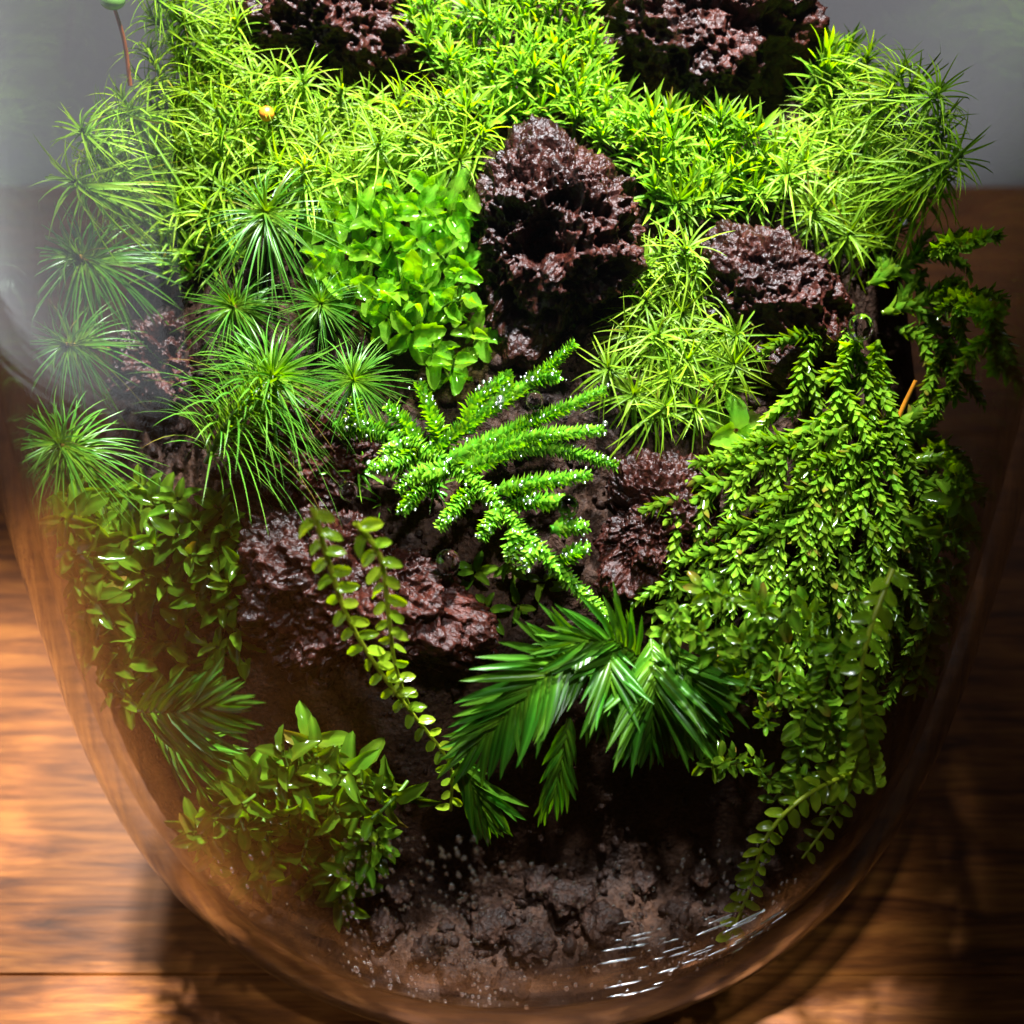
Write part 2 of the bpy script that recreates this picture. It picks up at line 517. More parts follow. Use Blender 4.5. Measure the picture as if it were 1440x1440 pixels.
def at_y(px, py, y):
    d = ray(px, py)
    P = CAM + d * ((y - CAM[1]) / d[1])
    r = math.hypot(P[0], P[1])
    m = float(r_in(P[2])) - 0.2
    if r > m:                        # stay inside the glass
        T = P - CAM
        for f in np.linspace(1, 1.5, 60):
            Q = CAM + T * f
            if math.hypot(Q[0], Q[1]) < float(r_in(Q[2])) - 0.2:
                return Q
    return P

def normal_at(p):
    e = 0.25
    gx = (H(p[0] + e, p[1]) - H(p[0] - e, p[1])) / (2 * e)
    gy = (H(p[0], p[1] + e) - H(p[0], p[1] - e)) / (2 * e)
    return nrm(np.array([-gx, -gy, 1.0]))

def on_glass(px, py, inner=True):
    P = CAM + _T[:, None] * ray(px, py)
    rr = np.hypot(P[:, 0], P[:, 1])
    g = (r_in if inner else r_out)(P[:, 2])
    k = np.nonzero((rr < g) & (P[:, 2] > (0.36 if inner else 0.0)))[0]
    return P[k[0]] if len(k) else None

# soft swellings of the mound under the thick mats: (pixel, height, radius)
for bx, by, bh, br in [(270, 170, 0.55, 1.5), (1235, 215, 0.7, 1.3), (940, 480, 0.5, 1.1), (590, 380, 0.5, 1.2), (720, 70, 0.35, 1.4),
                       (1190, 640, 0.7, 1.3), (990, 230, 0.3, 0.9)]:
    q = place(bx, by)
    BUMPS.append((q[0], q[1], bh, br))

# ------------------------------------------------------------------ setting: table, wall
table = tag(obj('wooden_table', None), 'reddish brown varnished wooden plank table under the glass jar', 'table')
def plank(y0, y1, x0, x1):
    b = 0.025
    z0, z1 = -2.5, 0.0
    prof = [(y0, z0), (y1, z0), (y1, z1 - b), (y1 - b, z1), (y0 + b, z1), (y0, z1 - b)]
    V, F = [], []
    for x in (x0, x1):
        V += [(x, y, z) for y, z in prof]
    n = len(prof)
    F = [tuple(range(n))[::-1], tuple(range(n, 2 * n))] + [(i, (i + 1) % n, n + (i + 1) % n, n + i) for i in range(n)]
    cy, cx = (y0 + y1) / 2, (x0 + x1) / 2
    V = np.array(V) - np.array([cx, cy, 0])
    me = mesh('plank', V, F, M['wood'], smooth=False)
    me.flip_normals() if False else None
    obj('plank', me, table, Matrix.Translation((cx * U, cy * U, 0)))
edges = [-28.0, -16.0, -3.9, 9.4, 21.5]
for a, b in zip(edges[:-1], edges[1:]):
    plank(a + 0.004, b - 0.004, -25, 60)

wall = mesh('wall', [(-300, 23, -30), (300, 23, -30), (300, 23, 120), (-300, 23, 120),
                     (-300, 25, -30), (300, 25, -30), (300, 25, 120), (-300, 25, 120)],
            [(0, 1, 2, 3), (5, 4, 7, 6), (3, 2, 6, 7), (1, 0, 4, 5), (4, 0, 3, 7), (1, 5, 6, 2)], M['wall'], smooth=False)
wo = obj('wall', wall)
wo['kind'] = 'structure'

# ------------------------------------------------------------------ glass jar
def jar():
    prof = [(0.0, 0.0), (1.2, 0.0)]
    zs = np.concatenate([np.linspace(0, 0.5, 14) ** 1.0, np.linspace(0.58, JTOP, 70)])
    prof += [(float(r_out(z)), float(z)) for z in zs]
    prof += [(float(r_out(JTOP)) - 0.08, JTOP + 0.12), (float(r_in(JTOP)) + 0.06, JTOP + 0.12)]
    zi = np.concatenate([np.linspace(JTOP, 0.95, 70), np.linspace(0.9, 0.36, 14)])
    prof += [(float(r_in(z)), float(z)) for z in zi]
    prof += [(1.0, 0.34), (0.0, 0.34)]
    n, k = len(prof), 160
    a = np.linspace(0, TAU, k, endpoint=False)
    pr = np.array(prof)
    V = np.stack([pr[:, 0][:, None] * np.cos(a), pr[:, 0][:, None] * np.sin(a), pr[:, 1][:, None] + 0 * a], -1).reshape(-1, 3)
    i = np.arange(n - 1)[:, None]
    j = np.arange(k)[None]
    F = np.stack([i * k + j, i * k + (j + 1) % k, (i + 1) * k + (j + 1) % k, (i + 1) * k + j], -1).reshape(-1, 4)
    V[:, 2] += 0.01
    return mesh('glass_jar', V, F, M['glass'])
gj = tag(obj('glass_jar', jar()), 'clear rounded glass jar holding the moss garden on the wooden table', 'jar')

# ------------------------------------------------------------------ soil mound inside the jar
def soil():
    nt_, nr = 420, 240
    th = np.linspace(0, TAU, nt_, endpoint=False)
    rc = np.zeros(nt_)
    rs = np.linspace(0.5, 6.3, 400)
    for i, a in enumerate(th):
        z = H(rs * math.cos(a), rs * math.sin(a))
        lim = r_in(z) - 0.1
        k = np.nonzero(rs >= lim)[0]
        rc[i] = rs[k[0]] if len(k) else 6.2
    f = np.linspace(0, 1, nr)[1:]
    R = rc[:, None] * f[None]
    X, Y = R * np.cos(th)[:, None], R * np.sin(th)[:, None]
    Z = H(X, Y)
    P = np.stack([X, Y, Z], -1).reshape(-1, 3)
    d = 0.30 * fbm(P * 0.9, 4) + 0.12 * (0.5 - worley(P * 2.6)) + 0.07 * (0.5 - worley(P * 6.5)) + 0.06 * fbm(P * 6, 4)
    Z = (Z.ravel() + d * np.repeat(np.ones(nt_), nr - 1) * np.tile(np.clip((1 - f) * 8, 0, 1), nt_)).reshape(Z.shape) - 0.12
    rows = [np.stack([X, Y, Z], -1)]
    edge = rows[0][:, -1]
    skirt = []
    for q in np.linspace(0.15, 1, 10):
        z = edge[:, 2] * (1 - q) + 0.42 * q
        r = np.minimum(r_in(z) - 0.1, 6.2)
        skirt.append(np.stack([r * np.cos(th), r * np.sin(th), z], -1))
    G = np.concatenate([rows[0], np.stack(skirt, 1)], 1)          # nt, nr-1+10, 3
    n2 = G.shape[1]
    V = G.reshape(-1, 3)
    i = np.arange(nt_)[:, None]
    j = np.arange(n2 - 1)[None]
    F = np.stack([i * n2 + j, i * n2 + j + 1, ((i + 1) % nt_) * n2 + j + 1, ((i + 1) % nt_) * n2 + j], -1).reshape(-1, 4)[:, ::-1]
    c = len(V)
    V = np.vstack([V, [[0, 0, float(H(0, 0)) - 0.1], [0, 0, 0.42]]])
    F = F.tolist() + [(c, i * n2, ((i + 1) % nt_) * n2) for i in range(nt_)] + \
        [(c + 1, ((i + 1) % nt_) * n2 + n2 - 1, i * n2 + n2 - 1) for i in range(nt_)]
    return mesh('soil_mound', V, F, M['soil'])
tag(obj('soil_mound', soil()), 'dark wet brown soil heaped inside the glass jar under the moss', 'soil')

# ------------------------------------------------------------------ lava rocks
SOIL = bpy.data.objects['soil_mound']
def icosphere(sub):
    import bmesh
    bm = bmesh.new()
    bmesh.ops.create_icosphere(bm, subdivisions=sub, radius=1)
    V = np.array([v.co[:] for v in bm.verts])
    F = np.array([[v.index for v in f.verts] for f in bm.faces])
    bm.free()
    return V, F
ICO6, ICO4, ICO3 = icosphere(7), icosphere(4), icosphere(3)

def rock(label, cx, cy, outline, lift, thick, dents=(), mat='lava', rough=1.0, seed=0, name='lava_rock', group=None, depth_y=None):
    """outline: pixel polygon round (cx,cy), given its own distance and thickness"""
    c = place(cx, cy, lift) if depth_y is None else at_y(cx, cy, depth_y)
    dep = (c - CAM) @ FW
    sc = dep * TF / 720
    o = np.array([((x - cx) * sc, -(y - cy) * sc) for x, y in outline])
    ang = np.arctan2(o[:, 1], o[:, 0])
    od = np.argsort(ang)
    ang, o = ang[od], o[od]
    rad = np.hypot(o[:, 0], o[:, 1])
    V, F = ICO6
    a = np.arctan2(V[:, 1], V[:, 0])
    R = np.interp(a, np.concatenate([ang - TAU, ang, ang + TAU]), np.tile(rad, 3))
    # smooth the outline near the poles so the shape stays round in depth
    rm = rad.mean()
    q = np.hypot(V[:, 0], V[:, 1])
    Rq = rm + (R - rm) * sm(0.1, 0.9, q)
    L = np.stack([V[:, 0] * Rq, V[:, 1] * Rq, V[:, 2] * thick * rm], -1)
    nn = nrm(L / np.array([1, 1, thick ** 2]))
    s = seed * 7.7
    d = 0.20 * rm * fbm(L * 0.9 / rm * 1.3 + s, 3)
    L2 = L + nn * d[:, None]
    for dx, dy, dr, dd in dents:
        du, dv = (dx - cx) * sc, -(dy - cy) * sc
        g = np.exp(-(((L[:, 0] - du) ** 2 + (L[:, 1] - dv) ** 2) / (dr * sc) ** 2)) * (V[:, 2] > 0)
        L2 = L2 - np.array([0, -0.2, 1.0]) * (g * dd * rm)[:, None]
    P = L2 + s
    w1 = worley(P * 2.6)
    w2 = worley(P * 6.5 + 3)
    w3 = worley(P * 13 + 9)
    d = -0.26 * rough * np.maximum(0, 0.45 - w1) / 0.45 - 0.12 * rough * np.maximum(0, 0.52 - w2) / 0.52 \
        - 0.05 * rough * np.maximum(0, 0.5 - w3) / 0.5 + 0.16 * rough * fbm(P * 2.6, 4, 2.2, 0.6) - 0.05 * rough * np.abs(perlin(P * 9 + 4)) - 0.03 * rough * np.abs(perlin(P * 19))
    L3 = L2 + nn * d[:, None]
    ctr = c + FW * (0.35 * thick * rm)
    Wd = L3[:, :1] * RT + L3[:, 1:2] * UP - L3[:, 2:] * FW
    r = np.hypot(Wd[:, 0] + ctr[0], Wd[:, 1] + ctr[1])
    lim = r_in(np.maximum(Wd[:, 2] + ctr[2], 0.5)) - 0.12
    k = np.minimum(1, lim / np.maximum(r, 1e-6))
    A = Wd + ctr
    A[:, 0] *= k
    A[:, 1] *= k
    me = mesh(name, A - ctr, F, M[mat])
    return tag(obj(name, me, None, Matrix.Translation(Vector(ctr * U))), label, 'rock', group)

def crumbs():
    r = np.random.default_rng(77)
    V0, F0 = icosphere(1)
    parts = []
    while len(parts) < 2600:
        x, y = r.uniform(-5.6, 5.6), r.uniform(-5.7, 4)
        z = float(H(x, y))
        if math.hypot(x, y) > float(r_in(z)) - 0.3:
            continue
        sc = 0.045 * r.lognormal(0, 0.45)
        L = V0 * (1 + 0.25 * r.normal(size=(len(V0), 1))) * sc * r.uniform(0.7, 1.3, 3)
        d = 0.30 * fbm(np.array([[x, y, z]]) * 0.9, 4)[0]
        parts.append((L + np.array([x, y, z + d - 0.1]), F0))
    V, F, _ = merge(parts)
    return mesh('crumb', V, F, M['gravel'], smooth=False)
obj('crumb', crumbs(), SOIL, kind='stuff')

rock('dark red porous lava rock behind the lime star moss and the sporophyte stalk', 480, 20,
     [(340, -90), (335, 50), (352, 72), (410, 85), (445, 95), (470, 125), (540, 130), (600, 118), (650, 100), (600, 60), (570, 10), (560, -90), (450, -120)],
     0.35, 1.0, [(590, 90, 40, 0.3)], seed=1)
rock('largest reddish lava rock towering above the short bristle moss', 990, 40,
     [(825, -100), (835, 40), (820, 90), (860, 120), (910, 130), (980, 150), (1040, 170), (1075, 185), (1130, 160), (1150, 110), (1155, 0), (1130, -110), (980, -140)],
     0.55, 1.0, [(1110, 130, 60, 0.5), (880, 110, 40, 0.3), (1000, 60, 45, 0.25)], seed=2)
rock('peaked dark lava rock with a deep hollow in its front', 785, 330,
     [(735, 165), (770, 158), (800, 180), (815, 205), (860, 220), (885, 250), (895, 330), (885, 390), (850, 430), (800, 470), (760, 520), (700, 530), (680, 470),
      (668, 400), (668, 320), (680, 235), (705, 200)],
     0.9, 0.85, [(765, 350, 36, 0.5), (790, 300, 20, 0.3), (730, 460, 45, 0.35), (820, 480, 45, 0.4)], seed=3)
rock('blackish smooth ridged lava rock below the dense lime moss cushion', 1085, 420,
     [(985, 340), (1020, 312), (1070, 308), (1120, 340), (1170, 385), (1195, 420), (1180, 480), (1140, 530), (1100, 560), (1060, 540), (1020, 480), (985, 400)],
     0.4, 0.8, [(1090, 470, 45, 0.35)], rough=0.7, seed=4)
rock('brown lava rock between the fern moss frond and the tree moss', 925, 745,
     [(860, 660), (900, 625), (960, 640), (1010, 680), (1000, 740), (960, 800), (900, 850), (850, 840), (840, 780), (870, 720)],
     0.25, 0.9, [(900, 715, 35, 0.45)], seed=5)
rock('broad low brown lava rock behind the two hanging leafy strands', 500, 840,
     [(330, 800), (340, 740), (400, 710), (470, 720), (560, 770), (640, 830), (695, 890), (680, 940), (600, 950), (500, 945), (420, 970), (350, 930), (325, 870)],
     0.2, 0.7, [(520, 800, 50, 0.3), (440, 880, 60, 0.35)], seed=6)
rock('small lava rock half hidden behind the feathery moss heads beside the glass', 225, 505,
     [(140, 530), (160, 480), (220, 450), (290, 465), (305, 510), (270, 550), (200, 565), (150, 560)],
     0.25, 0.8, seed=7)
rock('dark lava rock under the drooping feather moss', 420, 640,
     [(330, 620), (370, 560), (450, 550), (520, 600), (520, 680), (450, 720), (380, 710), (330, 680)], 0.1, 0.7, seed=8)
# wet gravel at the front foot of the soil
GV = []
gr = np.random.default_rng(21)
spots = [(690, 1300), (745, 1330), (800, 1265), (850, 1300), (905, 1240), (950, 1285), (990, 1225), (1020, 1290), (1060, 1240), (890, 1345), (830, 1355), (960, 1340),
         (600, 1340), (540, 1300), (640, 1375), (720, 1385), (480, 1320), (1090, 1210), (560, 1250), (760, 1240), (420, 1270), (1000, 1330)]
for i, (x, y) in enumerate(spots):
    c = place(x, y, -0.06, 0.35)
    V, F = ICO4
    s = gr.uniform(0.14, 0.3)
    L = V * np.array([gr.uniform(0.8, 1.25), gr.uniform(0.8, 1.2), gr.uniform(0.6, 0.85)])
    L = L * (1 + 0.45 * fbm(L * 1.3 + i * 5.1, 3) + 0.14 * perlin(L * 5 + i) + 0.08 * perlin(L * 11 + i))[:, None] * s
    me = mesh('gravel_stone', L, F, M['gravel'])
    lab = ('smaller' if s < 0.19 else 'bigger' if s > 0.25 else 'middling') + ' wet brown gravel stone ' + min(
        [(700, 1290, 'below the lowest pointed frond tip'), (1010, 1270, 'beside the end of the trailing strand'), (470, 1300, 'under the dark low leafy clump'),
         (780, 1370, 'against the front foot of the glass'), (860, 1270, 'under the thin shaded frond')], key=lambda m: (m[0] - x) ** 2 + (m[1] - y) ** 2)[2]
    tag(obj('gravel_stone', me, None, Matrix.Translation(Vector(c * U))), lab, 'stone', lab + ' set')

# ------------------------------------------------------------------ plant meshes (variants)
GA = 2.39996

def rosette(n, L, Wd, e0, e1, stem, prof, k, bendv, fold=0.3, jit=0.14, ztop=0.0, droop=(0, 0, 0)):
    """spiral of leaves, lowest first; the head's centre lies at the origin and the stem runs down"""
    i = np.arange(n)
    t = (i + 0.5) / n
    az = i * GA + rng.normal(0, 0.15, n)
    el = e0 + (e1 - e0) * t ** 1.2 + rng.normal(0, jit, n)
    D = np.stack([np.cos(az) * np.cos(el), np.sin(az) * np.cos(el), np.sin(el)], -1)
    Nn = np.stack([-np.cos(az) * np.sin(el), -np.sin(az) * np.sin(el), np.cos(el)], -1)
    B = np.stack([0 * t, 0 * t, -stem * (1 - t) + ztop], -1) + D * 0.02
    ll = L * (1.0 - 0.35 * t ** 3) * rng.uniform(0.72, 1.12, n)
    sw = np.cross(Nn, D) * rng.normal(0, 0.16, n)[:, None]
    bend = -bendv * (Nn * 0.6 + np.array([0, 0, 0.5])) * rng.uniform(0.3, 1.6, n)[:, None] + sw
    return leaves(B, D, Nn, ll, Wd * rng.uniform(0.8, 1.15, n), bend + np.asarray(droop, float), prof, k, fold)

VAR = {}
def variants(key, mat, fn, n):
    VAR[key] = []
    for _ in range(n):
        V, F, a = fn()
        VAR[key].append(mesh('foliage', V, F, M[mat], a))
variants('star', 'star', lambda: rosette(42, 0.84, 0.046, -0.4, 1.15, 0.32, 'linear', 6, 0.6, 0.5, 0.24), 10)
variants('star_tall', 'star', lambda: rosette(62, 0.74, 0.045, -0.5, 1.2, 0.9, 'linear', 6, 0.6, 0.5, 0.24), 8)
variants('bristle', 'bristle', lambda: rosette(24, 0.52, 0.048, 0.5, 1.35, 0.22, 'strap', 4, 0.18, 0.5, 0.2), 10)
variants('feather', 'feather', lambda: rosette(135, 1.0, 0.032, -0.5, 1.2, 0.4, 'linear', 8, 0.45, 0.3, 0.16, 0, (0, -0.3, 0)), 6)
variants('lower_star', 'fern', lambda: rosette(26, 0.6, 0.05, -0.3, 1.1, 0.3, 'linear', 5, 0.5), 3)

def stem_mesh(name, length, r, mat, wob=0.05):
    z = np.linspace(0.02, -length, 7)
    P = np.stack([wob * np.sin(z * 3 + rng.uniform(0, 6)) * (z < 0), wob * np.cos(z * 2.3) * (z < 0) - wob * (z < 0), z], -1)
    V, F = tube(P, r, r * 1.1, 6)
    return mesh(name, V, F, M[mat])
STEM = {k: [stem_mesh('stem', L, r, m) for L in (0.9, 1.2)] for k, r, m, in (('star', 0.03, 'stem_green'), ('bristle', 0.025, 'stem_green'), ('feather', 0.04, 'stem_brown'))}
STEM = {k: v for k, v in STEM.items()}

def shoot(name, label, cat, group, key, stemkey, pos, axis, scale=1.0):
    t = thing(name, label, cat, frame(pos, axis, rng.uniform(0, TAU), scale), group)
    obj('foliage', VAR[key][rng.integers(len(VAR[key]))], t, kind='stuff')
    obj('stem', STEM[stemkey][rng.integers(2)], t)
    return t

def inside(poly, x, y):
    c = False
    j = len(poly) - 1
    for i in range(len(poly)):
        xi, yi = poly[i]
        xj, yj = poly[j]
        if (yi > y) != (yj > y) and x < (xj - xi) * (y - yi) / (yj - yi) + xi:
            c = not c
        j = i
    return c

def scatter(poly, sp, seed=0, cap=400):
    r = np.random.default_rng(seed)
    xs, ys = [p[0] for p in poly], [p[1] for p in poly]
    pts = []
    for _ in range(6000):
        x, y = r.uniform(min(xs), max(xs)), r.uniform(min(ys), max(ys))
        if inside(poly, x, y) and all((x - a) ** 2 + (y - b) ** 2 > sp * sp for a, b in pts):
            pts.append((x, y))
            if len(pts) >= cap:
                break
    return pts

def near(x, y, marks):
    return min(marks, key=lambda m: (m[0] - x) ** 2 + (m[1] - y) ** 2)[2]

def sized(sc, lo, hi):
    u = (sc - lo) / (hi - lo)
    return 'small' if u < 0.33 else ('mid-sized' if u < 0.66 else 'large')

def mat_of(poly, sp, seed, name, label, cat, group, key, stemkey, lift, up=0.5, out=0.5, size=(0.72, 1.2), jit=0.3, tocam=0.25):
    cx = sum(p[0] for p in poly) / len(poly)
    cy = sum(p[1] for p in poly) / len(poly)
    cp = place(cx, cy, lift)
    res = []
    for x, y in scatter(poly, sp, seed):
        p = place(x, y, lift + rng.uniform(-0.3, 0.25))
        o = p - cp
        o = o / (np.linalg.norm(o) + 0.6)
        a = normal_at(p) * 0.5 + np.array([0, 0, 1]) * up + o * out - FW * tocam + rng.normal(0, jit, 3)
        k = key if isinstance(key, str) else key[rng.integers(len(key))]
        sc = rng.uniform(*size)
        lab = f'{sized(sc, *size)} {label} {near(x, y, group)}'
        res.append(shoot(name, lab, cat, lab + ' set', k, stemkey, p, a, sc))
    return res

# lime star moss mats
UL = [(215, -20), (335, -20), (345, 95), (430, 110), (540, 135), (640, 130), (690, 175), (650, 235), (560, 235), (450, 275), (330, 250), (270, 320), (170, 310), (85, 260), (85, 205), (140, 160), (205, 95)]
mat_of(UL, 33, 1, 'star_moss', 'lime star moss shoot', 'moss',
       [(190, 130, 'at the foot of the sporophyte stalk'), (270, 40, 'rising beside the red lava rock above the stalk foot'), (375, 170, 'around the orange bead'), (470, 150, 'right under the dark red lava rock'),
        (600, 170, 'touching the peaked hollow rock and the bristle carpet'), (450, 240, 'just above the round leaved moss'), (310, 220, 'just above the yellow-centred feathery head'),
        (110, 220, 'leaning out against the grey wall'), (200, 280, 'above the pale feathery heads by the left glass'), (330, 110, 'between the orange bead and the red lava rock')],
       ['star', 'star_tall'], 'star', 0.55)
UR = [(1165, 70), (1215, 75), (1290, 95), (1350, 165), (1360, 240), (1300, 300), (1210, 350), (1130, 290), (1095, 230), (1140, 170)]
mat_of(UR, 31, 2, 'star_moss', 'lime star moss shoot of the dense cushion', 'moss',
       [(1190, 110, 'beside the largest lava rock'), (1310, 140, 'leaning out against the grey wall behind'), (1340, 240, 'hanging over towards the right glass'), (1280, 290, 'around the water drop'),
        (1200, 320, 'drooping onto the blackish rock'), (1120, 240, 'meeting the bristle tuft'), (1230, 200, 'in the middle of its dome')],
       ['star', 'star_tall'], 'star', 0.6, out=0.9)
MID = [(900, 350), (960, 340), (1000, 400), (1045, 465), (1030, 530), (985, 590), (905, 575), (850, 530), (860, 460), (905, 410)]
mat_of(MID, 33, 3, 'star_moss', 'lime star moss shoot of the loose patch', 'moss',
       [(940, 360, 'nearest the bristle tuft'), (870, 480, 'beside the hollow lava rock'), (1020, 470, 'lying against the blackish rock'), (990, 580, 'above the single broad leaved shoot'),
        (890, 570, 'above the brown lava rock'), (940, 470, 'in its middle')],
       ['star', 'star_tall'], 'star', 0.5, size=(0.75, 1.0), tocam=0.5)
LOW = [(480, 610), (560, 590), (620, 690), (560, 740), (500, 700)]
mat_of(LOW, 48, 4, 'star_moss', 'slender star moss shoot', 'moss',
       [(500, 620, 'between a feathery head and the fern moss'), (580, 680, 'tucked under the fern moss branches'), (520, 710, 'above the hanging strands')],
       'lower_star', 'star', 0.15, size=(0.75, 1.0), tocam=0.5)

# short bristle moss carpets
TOP = [(560, -20), (820, -20), (830, 60), (850, 80), (870, 135), (900, 170), (880, 215), (810, 165), (720, 160), (660, 165), (640, 120), (600, 70)]
mat_of(TOP, 22, 5, 'bristle_moss', 'upright bristle moss shoot', 'moss',
       [(590, 20, 'against the red lava rock'), (700, 10, 'at the back of the carpet between the upper rocks'), (800, 20, 'against the largest lava rock'), (650, 120, 'between the red lava rock and the star moss'),
        (740, 130, 'right behind the tip of the peaked rock'), (850, 120, 'under the near corner of the largest rock'), (870, 190, 'at the shoulder of the peaked rock'), (720, 70, 'in the middle of the carpet between rocks')],
       'bristle', 'bristle', 0.4, up=0.8, out=0.2)
RGT = [(890, 180), (930, 160), (1040, 160), (1100, 200), (1080, 270), (1000, 290), (940, 300), (900, 250)]
mat_of(RGT, 21, 6, 'bristle_moss', 'bright bristle moss shoot', 'moss',
       [(960, 170, 'at the foot of the largest lava rock'), (910, 230, 'beside the shoulder of the peaked rock'), (1080, 220, 'next to the dense lime cushion'), (1010, 280, 'just above the blackish lava rock'),
        (940, 290, 'just above the loose star moss patch'), (1000, 220, 'in the middle of the big tuft')],
       'bristle', 'bristle', 0.4, up=0.8, out=0.4, size=(0.95, 1.3))
LFT = [(1150, 60), (1190, 60), (1200, 110), (1150, 150)]
mat_of(LFT, 25, 7, 'bristle_moss', 'bristle moss shoot squeezed between the largest lava rock and', 'moss',
       [(1170, 100, 'the dense lime cushion')],
       'bristle', 'bristle', 0.5, up=0.9, size=(1.1, 1.4))
DRK = [(220, 290), (300, 270), (320, 360), (260, 400), (220, 360)]
mat_of(DRK, 27, 8, 'bristle_moss', 'deep green bristle moss shoot', 'moss',
       [(240, 300, 'under the star moss mat edge'), (300, 330, 'left of the yellow-centred feathery head'), (250, 380, 'above the half hidden lava rock')],
       'bristle', 'bristle', 0.2, up=0.5, tocam=0.6)

# feathery long-leaved moss heads
def feather(px, py, lift, axis, scale, label, tail=None):
    p = place(px, py, lift)
    a = np.array(axis, float)
    t = thing('feather_moss', label, 'moss', frame(p, a, rng.uniform(-0.35, 0.35), scale), 'feathery moss heads at the left')
    obj('foliage', VAR['feather'][rng.integers(6)], t, kind='stuff')
    if tail is None:
        obj('stem', STEM['feather'][1], t)
    else:
        q = place(*tail)
        inv = np.array(t.matrix_basis.inverted())
        toL = lambda w: (inv[:3, :3] @ (np.asarray(w) * U) + inv[:3, 3]) / U
        mid = (p + q) / 2 + np.array([0.0, -0.25, 0.25])
        pa = smooth_path([toL(p), toL(mid), toL(q)], 16)
        V, F = tube(pa, 0.04, 0.035)
        obj('stem', mesh('stem', V, F, M['stem_green']), t)
        n = 170
        ii = np.arange(n)
        s = (ii + 0.5) / n * 0.97
        B = np.stack([np.interp(s, np.linspace(0, 1, 16), pa[:, j]) for j in range(3)], -1)
        T = nrm(pa[0] - pa[-1])
        X = nrm(np.cross(T, [0.3, 0.9, 0.2]))
        Y = np.cross(T, X)
        az = ii * GA
        rad = np.cos(az)[:, None] * X + np.sin(az)[:, None] * Y
        el = rng.normal(0.45, 0.15, n)[:, None]
        D = nrm(rad * np.cos(el) + T * np.sin(el))
        down = inv[:3, :3] @ np.array([0, 0, -1.0])
        down = nrm(down)
        V, F, al = leaves(B, D, np.cross(D, np.cross(T, D)), 1.35 * rng.uniform(0.65, 1.15, n), 0.036, down * rng.uniform(0.15, 0.5, n)[:, None] - T * 0.25, 'linear', 7, 0.3)
        obj('lower_foliage', mesh('lower_foliage', V, F, M['feather'], al), t, kind='stuff')
    return t
feather(375, 300, 0.95, (0.05, -0.75, 0.75), 1.2, 'yellow-centred feathery moss head above the wet round leaves')
feather(328, 432, 0.75, (-0.15, -0.8, 0.5), 0.85, 'small feathery moss head over the half hidden lava rock')
feather(452, 428, 0.7, (0.05, -0.8, 0.55), 0.72, 'dark green feathery moss head against the round leaved moss')
feather(110, 362, 0.55, (-0.3, -0.7, 0.6), 1.25, 'pale feathery moss head spreading against the left glass, upper of three')
feather(92, 485, 0.45, (-0.3, -0.7, 0.45), 0.9, 'pale small feathery moss head against the left glass, middle of three')
feather(385, 530, 1.1, (0.35, -0.8, 0.55), 1.2, 'largest feathery moss head with long trailing leafy stem', (290, 650, 0.75))
feather(497, 535, 1.0, (0.1, -0.85, 0.5), 0.82, 'feathery moss head touching the fern moss frond')
feather(82, 625, 0.5, (-0.15, -0.6, 0.75), 1.1, 'drooping olive feathery moss head against the left glass, lowest of three')

# ------------------------------------------------------------------ leafy shoots with single leaves as parts
def leaf_variants(n, L, Wd, prof, mat, k=6, fold=-0.3, bend=-0.25, wave=0.05):
    out = []
    for _ in range(n):
        V, F, a = leaves([[0, 0, 0]], [[1, 0, 0]], [[0, 0, 1]], L * rng.uniform(0.9, 1.1), Wd * rng.uniform(0.9, 1.1),
                         [[0, rng.normal(0, 0.06), bend * rng.uniform(0.5, 1.4)]], prof, k, fold * rng.uniform(0.5, 1.4), wave, 0.35, 5)
        out.append(mesh('leaf', V, F, M[mat], a))
    return out
LV = {
    'round': leaf_variants(12, 0.42, 0.33, 'round', 'round', 9, 0.85, -0.4, 0.06),
    'round_dim': leaf_variants(10, 0.4, 0.2, 'ovate', 'round_dim', 6, 0.7, -0.45, 0.06),
    'strand': leaf_variants(6, 0.25, 0.15, 'ovate', 'strand', 5, 0.5, -0.25, 0.04),
    'frond': leaf_variants(8, 0.9, 0.125, 'lance', 'frond', 8, 0.4, -0.18, 0.02),
    'small': leaf_variants(6, 0.19, 0.11, 'ovate', 'tree', 5, 0.5, -0.3),
}
SSTEM = {m: stem_mesh('stem', 0.6, 0.02, m) for m in ('stem_green', 'stem_yellow', 'stem_brown')}

def leafy_rosette(name, label, cat, group, lv, pos, axis, scale, n=8, stem='stem_green', stemlen=0.5):
    t = thing(name, label, cat, frame(pos, axis, rng.uniform(0, TAU), scale), group)
    obj('stem', SSTEM[stem], t)
    for i in range(n):
        u = (i + 0.5) / n
        az = i * GA + rng.normal(0, 0.2)
        el = -0.15 + 1.0 * u ** 1.5 + rng.normal(0, 0.15)
        D = np.array([math.cos(az) * math.cos(el), math.sin(az) * math.cos(el), math.sin(el)])
        Z = np.array([-math.cos(az) * math.sin(el), -math.sin(az) * math.sin(el), math.cos(el)])
        obj('leaf', LV[lv][rng.integers(len(LV[lv]))], t, frame_xyz(D * 0.03 + np.array([0, 0, -stemlen * (1 - u)]), D, Z + rng.normal(0, 0.2, 3), 1.0 - 0.35 * u ** 2))
    return t

